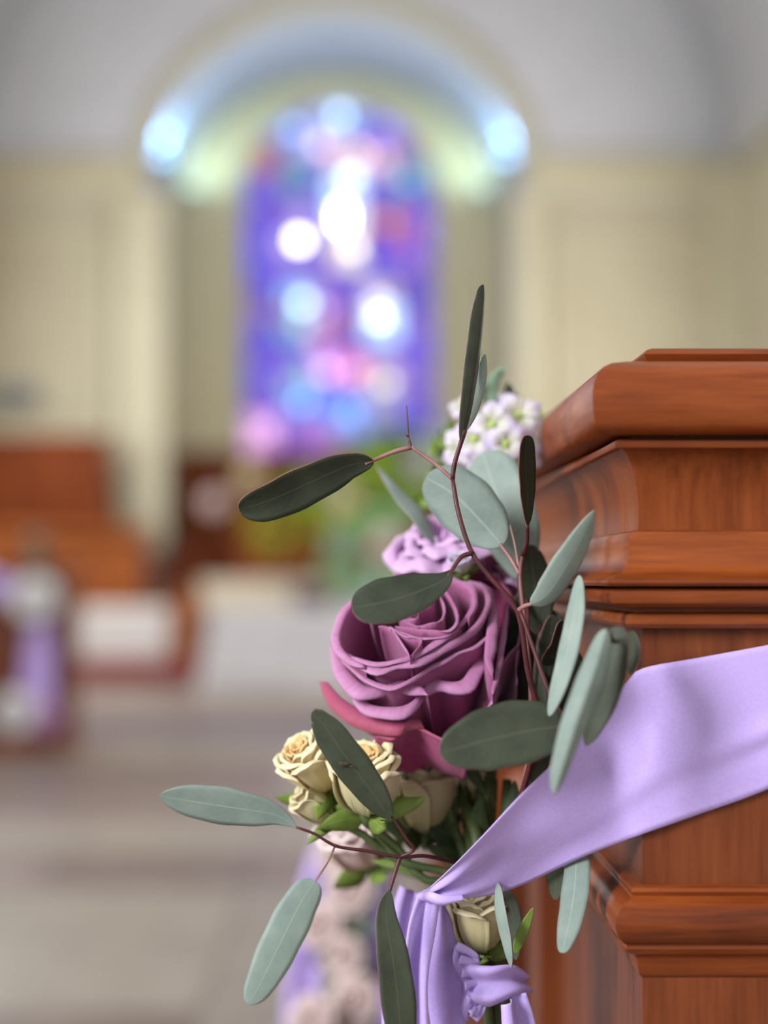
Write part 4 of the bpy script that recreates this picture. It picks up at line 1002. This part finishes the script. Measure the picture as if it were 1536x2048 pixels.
ribbon('band', wrap, [(912, 1888, .668), (935, 1922, .664), (975, 1930, .660), (1020, 1928, .664), (1052, 1950, .672)], [(938, 2042, .668), (950, 2010, .664), (980, 2014, .660), (1020, 2000, .664), (1050, 1992, .672)], wr=lambda s, t: 0.003*math.sin(t*9+s*2)*0.8+0.002*math.sin(PI*t), n=50, m=19)
zz = [(1886+13.2*k, 905+3.4*k+(0 if k % 2 else 9)) for k in range(13)]
ribbon('ruffle', wrap, [(x, y, .664-(0.004 if k % 2 else 0)) for k, (y, x) in enumerate(zz)], [(958+1.2*k, 1912+8.0*k, .663) for k in range(13)], wr=lambda s, t: 0.0026*math.sin(s*6*2*PI+t*1.5)*(1-t)**0.7, n=110, m=11)
ribbon('tail', wrap, [(1002, 2010, .656), (1005, 2070, .655), (1012, 2150, .655)], [(1046, 1984, .664), (1066, 2050, .664), (1078, 2150, .664)], wr=lambda s, t: 0.003*math.sin(t*7), n=24, m=11)
ribbon('back_band', wrap, [(930, 1935, .705), (980, 1932, .712), (1035, 1935, .705)], [(935, 2005, .705), (980, 2010, .712), (1035, 2000, .705)], n=16, m=7)

# ================================================================ BLURRED BOUQUET ON THE NEXT PEW
LAYL = [(5, 1.0, 0.8), (4, 0.7, 0.98), (3, 0.42, 1.02), (1, 0.2, 1.0)]
k = 0
for (px, py, d, R, mt, lab) in [(655, 1840, 1.30, .022, 'blush_petal', 'blurred blush rose at mid height of the hanging garland'), (715, 1770, 1.36, .024, 'blush_petal', 'blurred blush rose near the top of the hanging garland'),
        (640, 2030, 1.30, .022, 'blush_petal', 'blurred blush rose low on the hanging garland'), (725, 1990, 1.34, .024, 'blush_petal', 'lowest blurred blush rose beside the long dark leaf'),
        (690, 1705, 1.40, .022, 'blush_petal', 'topmost blurred blush rose of the hanging garland'), (700, 1900, 1.38, .02, 'blush_petal', 'blurred blush rose in the middle of the hanging garland')]:
    k += 1
    blossom('garland_rose', lab, 'rose', P(px, py+20, d), (-0.3, -0.8, 0.4), R, R*1.3, LAYL, mt, seed=60+k, group='roses of the hanging garland', low=True, sepals=3, sepal_mat='sepal_dark')
gr = thing('garland_foliage', 'grey-green foliage of the blurred garland on the next pew', 'foliage', P(700, 1900, 1.4))
tube('stem', ppts([(760, 1560, 1.5), (715, 1720, 1.43), (700, 1900, 1.42), (690, 2120, 1.40)]), 0.004, M['stem_green'], gr, 6, 16)
rs = random.Random(12)
for k in range(26):
    py = 1690+rs.uniform(0, 400); px = 690+rs.uniform(-50, 60); d = 1.40+rs.uniform(-.03, .06); an = rs.uniform(0, 6.28)
    leaf(gr, [(px, py, d), (px+30*math.cos(an), py+25*math.sin(an), d), (px+62*math.cos(an), py+52*math.sin(an), d+.01)], 26, rs.choice(('top', 'under')), rs.uniform(-40, 40), n=8, m=5, seed=k)
rb = thing('garland_ribbon', 'lilac ribbon tails hanging blurred beside the garland', 'ribbon', P(600, 1700, 1.45))
ribbon('tail', rb, [(650, 1640, 1.5), (610, 1740, 1.47), (575, 1900, 1.45), (560, 2150, 1.45)], [(705, 1640, 1.5), (670, 1780, 1.47), (640, 1920, 1.45), (630, 2150, 1.45)], wr=lambda s, t: 0.006*math.sin(t*7), n=30, m=9)
ribbon('tail', rb, [(740, 1720, 1.44), (735, 1860, 1.44), (740, 2150, 1.44)], [(785, 1720, 1.44), (780, 1860, 1.44), (790, 2150, 1.44)], wr=lambda s, t: 0.006*math.sin(t*7+1), n=30, m=9)

# ================================================================ FLOWERS AND RIBBON ON THE LEFT FRONT PEW
dl = 7.36
lr = thing('pew_ribbon', 'lilac ribbon swag and tails on the front pew at the left', 'ribbon', P(60, 1200, dl))
ribbon('swag', lr, [(-60, 1135, 7.42), (-20, 1140, 7.4), (40, 1170, 7.36), (72, 1190, dl)], [(-60, 1190, 7.42), (-20, 1192, 7.4), (40, 1208, 7.36), (72, 1212, dl)], wr=lambda s, t: 0.01*math.sin(t*6), n=20, m=7)
ribbon('tail', lr, [(62, 1205, dl), (52, 1290, dl), (40, 1380, dl), (38, 1440, dl)], [(98, 1205, dl), (104, 1290, dl), (106, 1380, dl), (108, 1465, dl)], wr=lambda s, t: 0.015*math.sin(t*7), n=24, m=9)
for k, (px, py, R, mt, lab) in enumerate([(72, 1208, .115, 'ivory_petal', 'big white bloom at the top of the left pew ribbon'), (32, 1432, .105, 'ivory_petal', 'white bloom low on the left pew beside the ribbon end'),
        (86, 1440, .08, 'lilac_petal', 'lilac bloom at the lower end of the left pew ribbon')]):
    blossom('pew_bloom', lab, 'flower', P(px, py, dl-0.08), (0.1, -0.9, 0.35), R, R*0.9, LAYL, mt, seed=80+k, group='blooms on the left pew', low=True, sepals=3, sepal_mat='leaf_under')
lf = thing('pew_foliage', 'grey-green eucalyptus sprig standing above the white bloom at left', 'foliage', P(72, 1190, dl))
tube('stem', ppts([(72, 1210, dl), (74, 1150, dl), (78, 1070, dl)]), 0.006, M['stem_pink'], lf, 6, 10)
rs = random.Random(5)
for k in range(16):
    py = 1080+rs.uniform(0, 60); an = rs.uniform(0, 6.28); px = 75
    leaf(lf, [(px, py, dl), (px+12*math.cos(an), py-10, dl+.03*math.sin(an)), (px+24*math.cos(an), py-16, dl+.06*math.sin(an))], 18, rs.choice(('top', 'under')), rs.uniform(-30, 30), n=8, m=5, seed=k)

# ================================================================ GREEN ARRANGEMENT ON THE ALTAR
ar = thing('altar_flowers', 'large leafy green and yellow flower arrangement on the altar', 'flower arrangement', P(740, 1066, 13.9))
bz = P(740, 1066, 14.0)
V, Fc = tubegeo([bz+Vector((0, 0, z)) for z in (0.0, 0.05, 0.16, 0.26, 0.30)], [0.16, 0.24, 0.27, 0.2, 0.24], 16)
mesh('bowl', V, Fc, M['foliage_teal'], ar)
rs = random.Random(21)
def spray(par, c, rx, rz, ry, cnt, mats, size):
    for k in range(cnt):
        a = rs.uniform(0, 6.28); q = rs.random()**0.5; b = rs.uniform(-1, 1)
        p0 = c+Vector((rx*q*math.cos(a)*0.55, ry*b*0.5, rz*q*math.sin(a)*0.55))
        dr = Vector((math.cos(a)*rs.uniform(.4, 1), b*.6, math.sin(a)*rs.uniform(.4, 1)+0.2)).normalized()
        Lp = [p0, p0+dr*size*0.5+Vector((0, 0, .02)), p0+dr*size+Vector((0, 0, -0.03))]
        mt = M[rs.choice(mats)]
        leaf(par, None, size*0.42, rs.choice(('top', 'under')), rs.uniform(-50, 50), world=Lp, mats=[mt]*3, n=7, m=4, thick=0.002, seed=k)
spray(ar, P(790, 940, 13.9), 0.62, 0.42, 0.4, 120, ['foliage', 'foliage', 'foliage', 'sepal_dark'], 0.26)
spray(ar, P(700, 1010, 13.7), 0.9, 0.34, 0.4, 140, ['foliage', 'foliage', 'foliage_gold', 'foliage_teal'], 0.26)
spray(ar, P(590, 1050, 13.7), 0.6, 0.2, 0.3, 40, ['foliage_gold', 'foliage', 'foliage_gold'], 0.24)
sv = thing('green_standing_spray', 'pale green leafy spray standing before the altar table', 'flower arrangement', P(720, 1200, 12.9))
spray(sv, P(730, 1110, 12.9), 0.42, 0.5, 0.3, 60, ['foliage_teal', 'foliage_teal', 'foliage'], 0.24)
bz = P(725, 1216, 12.95); bz.z = 0.642
V, Fc = tubegeo([bz+Vector((0, 0, z)) for z in (0.0, 0.04, 0.14, 0.24, 0.28)], [0.11, 0.15, 0.17, 0.12, 0.14], 16)
mesh('vase', V, Fc, M['foliage_teal'], sv)
k = 0
for (px, py, d, mt, lab) in [(690, 1000, 13.3, 'cream_petal', 'cream bloom in the middle of the green altar flowers'), (840, 930, 13.4, 'white_petal', 'white bloom high in the green altar flowers'), (770, 1090, 12.5, 'blush_petal', 'blush bloom in the pale green spray'),
        (500, 960, 13.4, 'cream_petal', 'cream bloom at the left tip of the altar flowers'), (430, 1010, 13.6, 'blush_petal', 'pinkish bloom left of the altar flowers before the panelling')]:
    k += 1
    fx, fd = (725, 12.95) if k == 3 else (740, 14.0)
    blossom('altar_bloom', lab, 'flower', P(px, py, d), (0, -0.95, 0.3), 0.11, 0.10, LAYL, mt, seed=100+k, stem=[((px+fx)/2, py+25, (d+fd)/2), (fx, 1170 if k == 3 else 1050, fd)], group='blooms at the altar', low=True, sepals=3)
